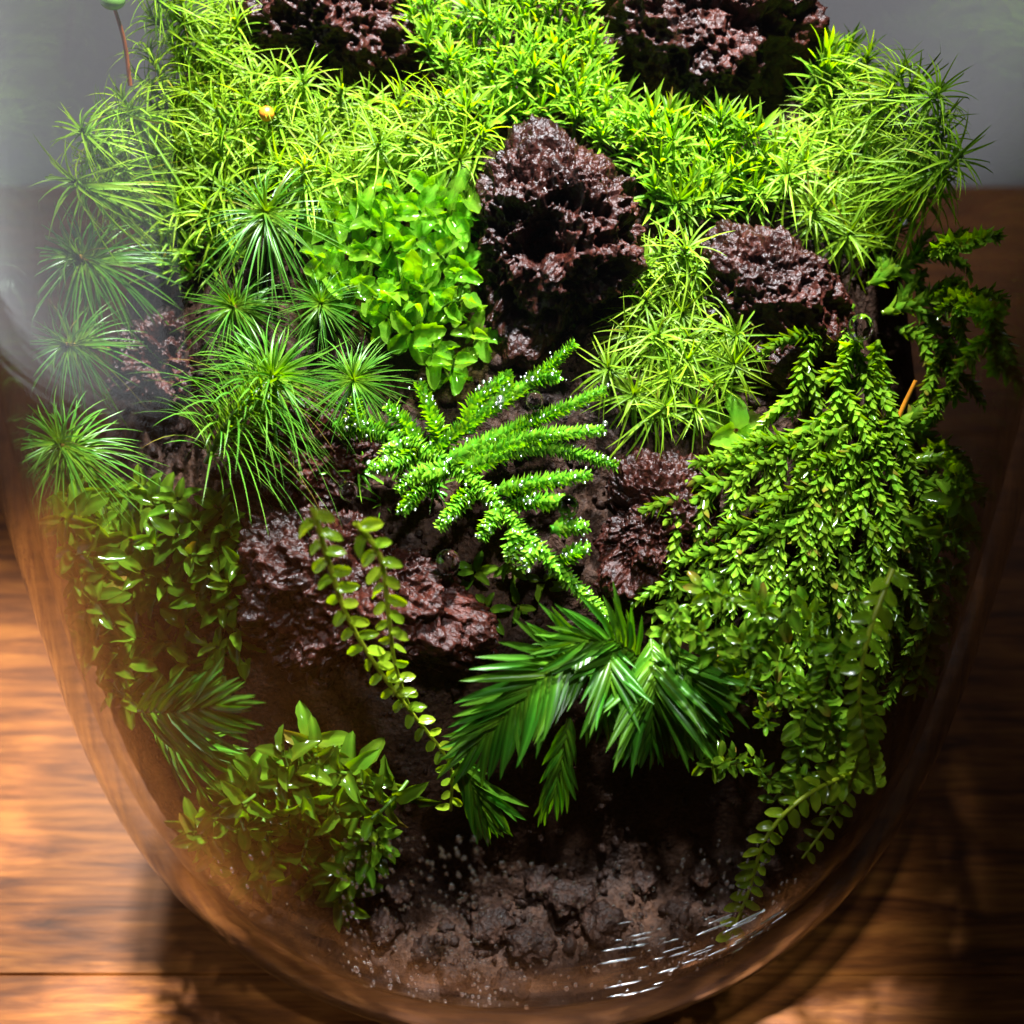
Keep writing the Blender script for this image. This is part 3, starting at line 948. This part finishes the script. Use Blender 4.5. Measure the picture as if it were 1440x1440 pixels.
def leafy_mat(poly, sp, seed, name, label, cat, group, lv, lift, scale=(0.85, 1.1), n=8, tocam=0.5, stem='stem_green', stemlen=0.5, up=0.4, jit=0.3):
    for x, y in scatter(poly, sp, seed):
        p = place(x, y, lift + rng.uniform(-0.1, 0.2))
        a = normal_at(p) * 0.4 + np.array([0, 0, up]) - FW * tocam + rng.normal(0, jit, 3)
        sc = rng.uniform(*scale)
        lab = f'{sized(sc, *scale)} {label} {near(x, y, group)}'
        leafy_rosette(name, lab, cat, lab + ' set', lv, p, a, sc, n, stem, stemlen)

MN = [(460, 285), (560, 245), (655, 265), (665, 330), (640, 400), (670, 470), (650, 530), (600, 500), (540, 450), (470, 400), (440, 350)]
leafy_mat(MN, 34, 9, 'round_leaf_moss', 'wet round leaved moss shoot', 'moss',
          [(480, 320, 'beside the yellow-centred feathery head'), (560, 270, 'under the star moss mat'), (650, 300, 'against the upper side of the peaked rock'), (650, 400, 'beside the hollow of the peaked rock'),
           (520, 410, 'above the dark green feathery head'), (650, 500, 'just above the fern moss'), (580, 350, 'in the middle of its clump')], 'round', 0.5, (0.75, 1.2), jit=0.55)
LL = [(75, 690), (180, 665), (300, 690), (350, 790), (335, 890), (300, 950), (220, 970), (130, 980), (85, 860)]
leafy_mat(LL, 33, 10, 'round_leaf_moss', 'dim olive leafy moss shoot', 'moss',
          [(110, 720, 'right below the drooping feathery head'), (250, 700, 'under the trailing leafy stem of feather moss'), (320, 800, 'beside the broad low lava rock'), (120, 860, 'pressed to the left glass'),
           (250, 920, 'just above the fanning pointed frond'), (210, 800, 'in the middle of the olive clump')], 'round_dim', 0.3, (0.9, 1.3), 13, 0.6)
def leafy_mat_y(poly, sp, seed, y, *a, **k):
    scale = k.pop('scale', (0.9, 1.2))
    n = k.pop('n', 12)
    name, label, cat, group, lv = a
    for px, py in scatter(poly, sp, seed):
        p = at_y(px, py, y + rng.uniform(-0.3, 0.3))
        ax = np.array([0, -0.6, 0.35]) + rng.normal(0, 0.25, 3)
        sc = rng.uniform(*scale)
        lab = f'{sized(sc, *scale)} {label} {near(px, py, group)}'
        leafy_rosette(name, lab, cat, lab + ' set', lv, p, ax, sc, n, 'stem_green', 0.6)
BL = [(385, 1060), (440, 1040), (530, 1085), (540, 1170), (480, 1270), (410, 1220), (300, 1240), (255, 1190), (300, 1130)]
leafy_mat_y(BL, 32, 12, -4.35, 'round_leaf_moss', 'dark leafy moss shoot', 'moss',
            [(420, 1070, 'atop the low clump under the broad rock'), (520, 1120, 'of the low clump nearest the longer strand'), (470, 1240, 'of the low clump just above the gravel'), (290, 1200, 'against the lower left glass'),
             (390, 1150, 'in the middle of the low clump')], 'round_dim')
BR = [(950, 860), (1060, 830), (1180, 900), (1190, 1000), (1120, 1120), (1030, 1080), (960, 970)]
leafy_mat_y(BR, 46, 13, -4.0, 'small_leaf_moss', 'small leaved moss shoot', 'moss',
            [(970, 880, 'beside the crown of pointed fronds'), (1080, 860, 'right under the tree moss clump'), (1180, 950, 'beside the yellow-green strand'), (1090, 1090, 'above the trailing strand'), (1060, 970, 'in the dark hollow')], 'small', scale=(0.9, 1.3), n=18)
RX = [(1290, 690), (1370, 700), (1380, 780), (1320, 850), (1280, 830)]
leafy_mat(RX, 42, 14, 'round_leaf_moss', 'glossy leafy moss shoot', 'moss',
          [(1370, 740, 'pressed to the right glass'), (1300, 700, 'beside the tree moss near the right glass'), (1310, 840, 'above the short olive strand')], 'round_dim', 0.5, (0.8, 1.0))
leafy_rosette('round_leaf_moss', 'single broad leaved moss shoot below the loose lime star moss patch', 'moss', None, 'round', place(1035, 605, 0.45), (0.1, -0.6, 0.6), 1.35, 6, 'stem_brown', 0.3)
CX = [(660, 790), (760, 780), (760, 850), (690, 870)]
leafy_mat(CX, 40, 15, 'round_leaf_moss', 'shaded leafy moss shoot hanging under the fern moss', 'moss',
          [(680, 820, 'beside the large water drop'), (750, 820, 'beside the brown lava rock')], 'round_dim', 0.1, (0.7, 1.0))

# hanging strands: stem and leaves in two rows
def strand(label, pix, y, lv='strand', gap=0.13, stem='stem_yellow', scale=1.0, name='hanging_strand', group=None, sc_end=0.7):
    P = []
    for q in pix:
        P.append(at_y(q[0], q[1], q[2] if len(q) > 2 else y))
    P = smooth_path(P, 40)
    o0 = P[0]
    t = thing(name, label, 'moss', Matrix.Translation(Vector(o0 * U)), group)
    Q = P - o0
    V, F = tube(Q, 0.035, 0.018)
    obj('stem', mesh('stem', V, F, M[stem]), t)
    seg = np.concatenate([[0], np.cumsum(np.linalg.norm(np.diff(Q, axis=0), axis=1))])
    m = int(seg[-1] / gap)
    for i in range(m):
        d = (i + 0.5) * gap
        b = np.array([np.interp(d, seg, Q[:, j]) for j in range(3)])
        b2 = np.array([np.interp(d + 0.1, seg, Q[:, j]) for j in range(3)])
        T = nrm(b2 - b) if np.linalg.norm(b2 - b) > 1e-5 else nrm(Q[-1] - Q[-2])
        S = nrm(np.cross(T, -FW)) * (1 if i % 2 else -1)
        D = nrm(S * 0.9 + T * rng.uniform(0.3, 0.7) - FW * rng.uniform(-0.1, 0.5))
        z = -FW * 0.8 + np.array([0, 0, 0.5]) + rng.normal(0, 0.3, 3)
        k = scale * (1 - (1 - sc_end) * d / seg[-1]) * rng.uniform(0.85, 1.15)
        obj('leaf', LV[lv][rng.integers(len(LV[lv]))], t, frame_xyz(b, D, z, k))
    return t
strand('longer leafy strand hanging over the broad low lava rock with a bare yellow tip', [(440, 715), (462, 790), (490, 870), (535, 945), (585, 1010), (632, 1075), (634, 1140)], -4.0, scale=1.05)
strand('shorter leafy strand hanging parallel to the longer one over the low rock', [(500, 735), (535, 785), (547, 870), (556, 935), (578, 1000)], -3.95, scale=1.05)
strand('yellow-green leafy strand hanging from the tree moss straight down', [(1255, 800, -3.6), (1222, 890, -4.1), (1208, 980, -4.3), (1222, 1060, -4.4), (1232, 1110, -4.4)], -3.6, scale=1.1, lv='strand', gap=0.1)
strand('leafy strand trailing along the lower right glass to the gravel', [(1235, 1085, -4.3), (1150, 1125, -4.6), (1092, 1185, -4.9), (1065, 1265, -5.1), (1035, 1335, -5.3)], -4.2, scale=1.15, lv='strand', gap=0.1)
strand('short olive strand dangling beside the right glass', [(1310, 850), (1300, 920), (1285, 985)], -2.6, scale=1.2, lv='strand')
strand('broad leaved dark strand slanting under the tree moss', [(1110, 855), (1060, 920), (1000, 1000)], -3.8, scale=1.5, gap=0.09, lv='small', stem='stem_green')
strand('dark strand of small leaves beside the right pointed frond', [(1010, 880), (1000, 950), (985, 1030)], -3.8, scale=1.5, gap=0.09, lv='small', stem='stem_green')
strand('leafy strand branching low towards the lower right glass', [(1240, 1000, -4.3), (1215, 1090, -4.5), (1180, 1160, -4.7), (1140, 1215, -4.8)], -4.0, scale=1.1, gap=0.1)
strand('dark broad leaved strand hanging behind the trailing one', [(1130, 1010), (1120, 1080), (1085, 1130)], -4.0, scale=1.5, gap=0.09, lv='small', stem='stem_green')
strand('dark strand dropping from the forked tree moss frond', [(1180, 890), (1160, 960), (1120, 1030)], -3.9, scale=1.5, gap=0.09, lv='small', stem='stem_green')
strand('small leaved strand between the tree moss and the yellow-green strand', [(1150, 980), (1180, 1050), (1140, 1120)], -3.6, scale=1.5, gap=0.09, lv='small', stem='stem_green')

# ------------------------------------------------------------------ pointed fronds
def frond(label, pix, y, n=13, scale=1.0, spread=0.75, name='pointed_frond'):
    P = smooth_path([at_y(q[0], q[1], q[2] if len(q) > 2 else y) for q in pix], 30)
    o0 = P[0]
    Q = P - o0
    t = thing(name, label, 'moss', Matrix.Translation(Vector(o0 * U)), 'pointed fronds over the dark hollow')
    V, F = tube(Q, 0.028, 0.015)
    obj('stem', mesh('stem', V, F, M['stem_green']), t)
    seg = np.concatenate([[0], np.cumsum(np.linalg.norm(np.diff(Q, axis=0), axis=1))])
    for i in range(2 * n + 1):
        u = i / (2 * n)
        d = u * seg[-1] * 0.98
        b = np.array([np.interp(d, seg, Q[:, j]) for j in range(3)])
        b2 = np.array([np.interp(max(0, d - 0.15), seg, Q[:, j]) for j in range(3)])
        T = nrm(b - b2) if d > 0.02 else nrm(Q[2] - Q[0])
        S = nrm(np.cross(T, -FW)) * (1 if i % 2 else -1)
        sp = spread * (1 - 0.75 * u ** 3)
        D = nrm(S * sp + T * (1.15 - sp * 0.5) - FW * 0.12 + rng.normal(0, 0.05, 3) + np.array([0, 0, -0.15]))
        z = -FW + S * 0.35 + rng.normal(0, 0.12, 3)
        obj('leaf', LV['frond'][rng.integers(8)], t, frame_xyz(b - FW * 0.012 * (i % 5), D, z, scale * (0.8 + 0.3 * math.sin(math.pi * min(1, u * 1.1))) * rng.uniform(0.88, 1.08)))
    return t
frond('glossy pointed frond arching to the left below the fern moss', [(840, 905, -3.3), (780, 935, -4.0), (715, 1000, -4.3), (665, 1050, -4.4)], -4.2, 24, 1.0)
frond('pointed frond hanging straight down beside the arching one', [(915, 900, -3.3), (920, 960, -3.9), (915, 1030, -4.0)], -4.0, 20, 1.1, 0.6)
frond('short pointed frond hanging from the crown between the two larger ones', [(850, 900, -3.4), (858, 950, -3.9), (840, 1005, -4.0)], -4.0, 14, 0.8, 0.5)
frond('pointed frond spreading to the right from the shared crown', [(930, 905, -3.4), (968, 950, -3.8), (985, 1030, -3.9)], -3.9, 16, 0.95, 0.55)
frond('dark pointed frond over the crown of the others', [(900, 925, -3.3), (860, 900, -3.6), (800, 905, -3.9)], -3.7, 14, 0.9, 0.6)
frond('pointed frond tip hanging lowest over the dark gravel', [(640, 1060, -4.3), (670, 1110, -4.4), (685, 1150, -4.4)], -4.4, 14, 0.9, 0.42)
frond('thin shaded pointed frond hanging behind the lowest tip', [(800, 1010, -4.0), (785, 1090, -4.1), (770, 1130, -4.1)], -4.1, 9, 0.8, 0.4)
frond('pointed frond fanning out over the lower left glass', [(195, 1000, -3.6), (250, 1000, -4.0), (305, 990, -4.2)], -4.2, 20, 1.0, 0.62)
frond('shaded pointed frond behind the fanning one', [(215, 1020, -3.5), (255, 1045, -3.8), (300, 1060, -3.9)], -3.8, 12, 0.8, 0.6)

# ------------------------------------------------------------------ scale-leaved branches
def scaly(path, Ls, Ws, r, dens, prof='ovate', k=3, el=0.45, taper=0.5):
    """a thin stem densely wrapped by small leaves, one mesh"""
    P = np.asarray(path)
    seg = np.concatenate([[0], np.cumsum(np.linalg.norm(np.diff(P, axis=0), axis=1))])
    n = max(6, int(seg[-1] * dens))
    i = np.arange(n)
    d = (i + 0.5) / n * seg[-1]
    B = np.stack([np.interp(d, seg, P[:, j]) for j in range(3)], -1)
    B2 = np.stack([np.interp(d + 0.06, seg, P[:, j]) for j in range(3)], -1)
    T = B2 - B
    T[-3:] = P[-1] - P[-2]
    T = nrm(T)
    X = nrm(np.cross(T, [0.2, 0.5, 0.86]))
    Y = np.cross(T, X)
    az = i * GA + rng.normal(0, 0.2, n)
    rad = np.cos(az)[:, None] * X + np.sin(az)[:, None] * Y
    e = rng.normal(el, 0.12, n)[:, None]
    D = nrm(rad * np.sin(e) + T * np.cos(e))
    Nn = nrm(rad * np.cos(e) - T * np.sin(e))
    tp = 1 - taper * (d / seg[-1]) ** 2
    lv = leaves(B + rad * r * 0.7, D, Nn, Ls * tp * rng.uniform(0.8, 1.2, n), Ws * tp, rad * rng.uniform(-0.1, 0.25, n)[:, None], prof, k, -0.5)
    tv = tube(P, r, r * 0.5, 5)
    return merge([lv, (tv[0], tv[1])])

def pixpath(pix, lift, n=14):
    return smooth_path([place(q[0], q[1], q[2] if len(q) > 2 else lift) for q in pix], n)

# the central fern moss
def fern():
    L0 = 0.75
    main = pixpath([(470, 598, 0.7), (540, 610, 0.85), (620, 645, 0.95), (690, 700, 0.9), (760, 775, 0.85), (810, 825, 0.9), (855, 870, 1.0)], L0, 40)
    o0 = main[0]
    t = thing('fern_moss', 'bright green feathery fern moss frond with stubby branches and water beads', 'moss', Matrix.Translation(Vector(o0 * U)))
    V, F, a = scaly(main - o0, 0.12, 0.1, 0.075, 190, el=0.85, taper=0.4)
    obj('main_branch', mesh('main_branch', V, F, M['fern'], a), t, kind='stuff')
    br = [[(600, 640), (680, 580), (750, 535), (808, 482)], [(630, 650), (720, 605), (790, 575), (850, 548)], [(640, 655), (730, 620), (790, 610), (848, 605)],
          [(650, 660), (740, 630), (800, 635), (866, 655)], [(700, 690), (760, 678), (830, 668)], [(715, 705), (760, 705), (800, 705)],
          [(640, 655), (600, 680), (565, 720)], [(670, 685), (640, 715), (618, 742)], [(700, 715), (690, 735), (677, 757)], [(725, 740), (722, 765), (718, 785)],
          [(750, 765), (742, 785), (735, 800)], [(775, 745), (800, 740), (825, 742)], [(790, 790), (810, 775), (825, 770)],
          [(590, 630), (565, 650), (520, 660), ], [(590, 625), (570, 595), (545, 570)], [(620, 630), (610, 590), (590, 540)], [(660, 610), (665, 570), (710, 530)],
          [(560, 615), (545, 645), (540, 660)], [(700, 570), (712, 545), (712, 525)], [(740, 540), (765, 530), (785, 530)], [(520, 605), (500, 590), (500, 560)],
          [(630, 660), (580, 670), (560, 690)]]
    tips = []
    for b in br:
        nb = len(b)
        pts = [(x, y, 0.95 + 0.12 * math.sin(j * 1.3 + x) + 0.1 * j / nb) for j, (x, y) in enumerate(b)]
        P = pixpath(pts, L0, 20)
        V, F, a = scaly(P - o0, 0.125, 0.1, 0.06, 170, el=0.85, taper=0.55)
        obj('branch', mesh('branch', V, F, M['fern'], a), t, kind='stuff')
        tips.append(P - o0)
    V0, F0 = icosphere(1)
    dew = []
    for P in tips + [main - o0] * 3:
        for _ in range(16):
            k = rng.integers(len(P))
            o = nrm(rng.normal(size=3) + np.array([0, -0.8, 1.2]))
            dew.append((V0 * 0.02 * rng.lognormal(0, 0.35) + P[k] + o * 0.105 + rng.normal(0, 0.02, 3), F0))
    V, F, _ = merge(dew)
    obj('dew', mesh('dew', V, F, M['bead']), t, kind='stuff')
fern()

# the tree moss fronds at the right
def tree_frond(label, pix, lift, nb=6, blen=0.95, y=None):
    if y is None:
        P = pixpath(pix, lift, 30)
    else:
        P = smooth_path([at_y(q[0], q[1], y) for q in pix], 30)
    o0 = P[0]
    Q = P - o0
    t = thing('tree_moss', label, 'moss', Matrix.Translation(Vector(o0 * U)), 'tree moss fronds at the right')
    V, F, a = scaly(Q, 0.21, 0.115, 0.035, 46, el=0.6, taper=0.3)
    obj('main_branch', mesh('main_branch', V, F, M['tree'], a), t, kind='stuff')
    for i in range(nb):
        u = 0.15 + 0.75 * i / max(1, nb - 1)
        k = int(u * 29)
        T = nrm(Q[min(29, k + 1)] - Q[k - 1])
        S = nrm(np.cross(T, -FW + rng.normal(0, 0.25, 3))) * (1 if i % 2 else -1)
        L = blen * (1 - 0.45 * u) * rng.uniform(0.8, 1.2)
        D = nrm(S * 0.8 + T * 0.8 - FW * 0.15)
        s = np.linspace(0, 1, 10)[:, None]
        B = Q[k] + L * (s * D + s * s * np.array([0, -0.1, -0.4]))
        V, F, a = scaly(B, 0.2, 0.11, 0.03, 54, el=0.5, taper=0.45)
        obj('branch', mesh('branch', V, F, M['tree'], a), t, kind='stuff')
TR = [
    ('topmost tree moss frond reaching towards the right glass below the dense cushion', [(1220, 400), (1300, 360), (1385, 335)], 0.5, 7),
    ('tree moss frond pointing right between the topmost frond and the orange stalk', [(1240, 440), (1320, 420), (1405, 440)], 0.5, 7),
    ('tree moss frond drooping right above the orange stalk', [(1260, 460), (1320, 490), (1345, 560)], 0.55, 6),
    ('tree moss frond with its tip at the right glass', [(1330, 410), (1390, 450), (1400, 520)], 0.5, 5),
    ('thin tree moss frond hanging over the blackish lava rock', [(1200, 430), (1140, 490), (1115, 570)], 0.5, 4),
    ('tree moss frond hanging down beside the blackish lava rock', [(1210, 470), (1180, 540), (1170, 640)], 0.6, 5),
    ('tree moss frond standing left of the orange stalk', [(1235, 480), (1230, 540), (1220, 620)], 0.6, 5),
    ('long tree moss frond reaching over the brown lava rock', [(1190, 600), (1100, 640), (1000, 690), (940, 730)], 0.75, 9),
    ('tree moss frond sloping down to the dark hollow', [(1180, 660), (1090, 720), (1000, 790), (925, 860)], 0.75, 9),
    ('tree moss frond in the thick of the clump below the orange stalk', [(1260, 580), (1230, 660), (1190, 760)], 0.85, 8),
    ('tree moss frond arching over the right of the clump', [(1250, 590), (1310, 620), (1360, 690)], 0.75, 8),
    ('tree moss frond pointing at the leafy shoots on the right glass', [(1250, 650), (1300, 690), (1350, 760)], 0.8, 7),
    ('tree moss frond dropping from the clump into the hanging strands', [(1230, 680), (1250, 770), (1240, 860)], 0.8, 7),
    ('short tree moss frond ending above the dark shoots', [(1150, 690), (1090, 770), (1055, 815)], 0.8, 6),
    ('forked tree moss frond over the broad leaved dark strand', [(1180, 720), (1150, 800), (1110, 850)], 0.75, 7),
    ('tree moss frond beside the single broad leaved shoot', [(1150, 590), (1080, 640), (1030, 660)], 0.7, 6),
    ('tree moss frond filling the middle of the clump', [(1220, 620), (1150, 680), (1120, 760)], 0.9, 7),
    ('tree moss frond leaning to the right glass in the lower clump', [(1270, 740), (1310, 800), (1320, 870)], 0.6, 6),
    ('tree moss frond hanging below the clump in front of the dark shoots', [(1200, 780), (1175, 850), (1150, 930)], 0.6, 7),
    ('tree moss frond hanging just inside the yellow-green strand', [(1265, 790), (1285, 870), (1290, 950)], 0.5, 7),
    ('tree moss frond hanging above the right pointed frond', [(1110, 780), (1050, 830), (985, 880)], 0.6, 6),
    ('tree moss frond reaching down between the dark strands', [(1150, 840), (1100, 900), (1075, 960)], 0.5, 6),
]
for lab, pix, lift, nb in TR:
    tree_frond(lab, pix, lift, nb)

# ------------------------------------------------------------------ stalks, bead, drops
def stalk(name, label, pts, r, mat, cat):
    P = smooth_path(pts, 20)
    o0 = P[0]
    t = thing(name, label, cat, Matrix.Translation(Vector(o0 * U)))
    V, F = tube(P - o0, r, r * 0.75)
    obj('stalk', mesh('stalk', V, F, M[mat]), t)
    return t, P[-1] - o0
b = place(183, 120, 0.3)
d = (b - CAM) @ FW
top = lambda px, py, dep: CAM + ray(px, py) * dep / (ray(px, py) @ FW)
t, e = stalk('sporophyte', 'thin reddish stalk with a green capsule rising from the star moss mat', [b, top(175, 60, d - 0.3), top(160, 8, d - 0.6)], 0.035, 'stem_red', 'moss')
V, F = ICO3
C = V * np.array([0.16, 0.16, 0.12]) * (1 + 0.1 * V[:, 2:])
obj('capsule', mesh('capsule', C, F, M['capsule']), t, Matrix.Translation(Vector((e + np.array([0, 0, 0.06])) * U)))
b = place(1258, 600, 0.6)
d = (b - CAM) @ FW
stalk('orange_stalk', 'short bare orange stalk leaning out of the tree moss clump', [b, top(1272, 568, d - 0.1), top(1288, 535, d - 0.2)], 0.035, 'orange', 'moss')

p = place(375, 160, 0.9)
V, F = ICO3
L = V * 0.1 * (1 + 0.06 * perlin(V * 3))[:, None]
me = mesh('orange_bead', L, F, M['orange'])
tag(obj('orange_bead', me, None, Matrix.Translation(Vector(p * U))), 'tiny orange bead of spore capsule lying in the lime star moss mat', 'bead')

V, F = icosphere(4)
for (x, y, lift, r, lab) in [(799, 712, 1.1, 0.13, 'round water drop at the tip of a fern moss branch'), (630, 790, 0.6, 0.15, 'large water drop under the fern moss frond'),
                             (752, 563, 1.15, 0.11, 'water drop between the upper branches of the fern moss'), (1272, 305, 1.25, 0.1, 'water drop in the lime star moss cushion'),
                             (490, 690, 0.6, 0.12, 'water drop at the tip of the slender star moss'), (1210, 460, 1.0, 0.16, 'bluish water drop on the tree moss')]:
    p = place(x, y, lift)
    L = V * np.array([1, 1, 1.12]) * r
    L[:, 2] -= 0.08 * r * (V[:, 2] < 0) * V[:, 2] ** 2
    tag(obj('water_drop', mesh('water_drop', L, F, M['water']), None, Matrix.Translation(Vector(p * U))), lab, 'water drop')

# condensation beads and added glare streaks on the lower inside of the glass
def condensation():
    r = np.random.default_rng(31)
    V0, F0 = icosphere(2)
    parts = []
    reg = [((480, 690), (1180, 1420), 330), ((640, 1100), (1210, 1420), 330), ((260, 520), (1200, 1380), 40), ((960, 1120), (1180, 1340), 60)]
    for (x0, x1), (y0, y1), n in reg:
        for _ in range(n):
            q = on_glass(r.uniform(x0, x1), r.uniform(y0, y1))
            if q is None:
                continue
            rad = 0.017 * r.lognormal(0, 0.25)
            o = nrm(np.array([q[0], q[1], 0]))
            L = V0 * rad
            L = L - o * ((L @ o) * 0.45)[:, None]
            L[:, 2] *= 1.9
            parts.append((L + q - o * 0.01, F0))
    for _ in range(110):                                      # drawn-out beads added to suggest glare on the lower right glass
        q = on_glass(r.uniform(860, 1180), r.uniform(1290, 1425))
        if q is None:
            continue
        o = nrm(np.array([q[0], q[1], 0]))
        tg = np.cross(o, [0, 0, 1.0])
        L = V0 * 0.012 * r.lognormal(0, 0.3)
        L = L + tg * ((L @ tg) * r.uniform(3, 14))[:, None]
        parts.append((L + q, F0))
    Vv, Ff, _ = merge(parts)
    return mesh('condensation', Vv, Ff, M['bead'])
co = obj('condensation', condensation())
co['kind'] = 'stuff'
tag(co, 'fine water beads of condensation and added glare streaks on the lower inside of the glass', 'water')

# keep every shoot inside the glass
bpy.context.view_layer.update()
_co = {}
def world_verts(o):
    if o.data.name not in _co:
        a = np.empty(len(o.data.vertices) * 3, np.float32)
        o.data.vertices.foreach_get('co', a)
        _co[o.data.name] = a.reshape(-1, 3)
    m = np.array(o.matrix_world)
    return (_co[o.data.name] @ m[:3, :3].T + m[:3, 3]) / U
for t in [o for o in SC.objects if o.parent is None and o.get('category') == 'moss']:
    b = np.array(t.matrix_world)[:3, 3] / U
    rb, lim = math.hypot(b[0], b[1]), float(r_in(max(b[2], 0.6))) - 0.35
    if rb > lim:
        t.location = t.location - Vector((b[0], b[1], 0)) * U * (1 - lim / rb)
bpy.context.view_layer.update()
for t in [o for o in SC.objects if o.parent is None and o.get('category') == 'moss']:
    for c in t.children:                      # leaves that reach the wall lie pressed against it
        W = world_verts(c)
        rr = np.hypot(W[:, 0], W[:, 1])
        lim = r_in(np.clip(W[:, 2], 0.45, 16)) - 0.04 - 0.05 * (1 - np.exp(-np.maximum(0, rr - r_in(np.clip(W[:, 2], 0.45, 16)))))
        if (rr > lim).any():
            k = np.minimum(1, lim / np.maximum(rr, 1e-6))
            W[:, 0] *= k
            W[:, 1] *= k
            inv = np.array(c.matrix_world.inverted())
            c.data = c.data.copy()
            c.data.vertices.foreach_set('co', ((W * U) @ inv[:3, :3].T + inv[:3, 3]).astype(np.float32).ravel())
            c.data.update()
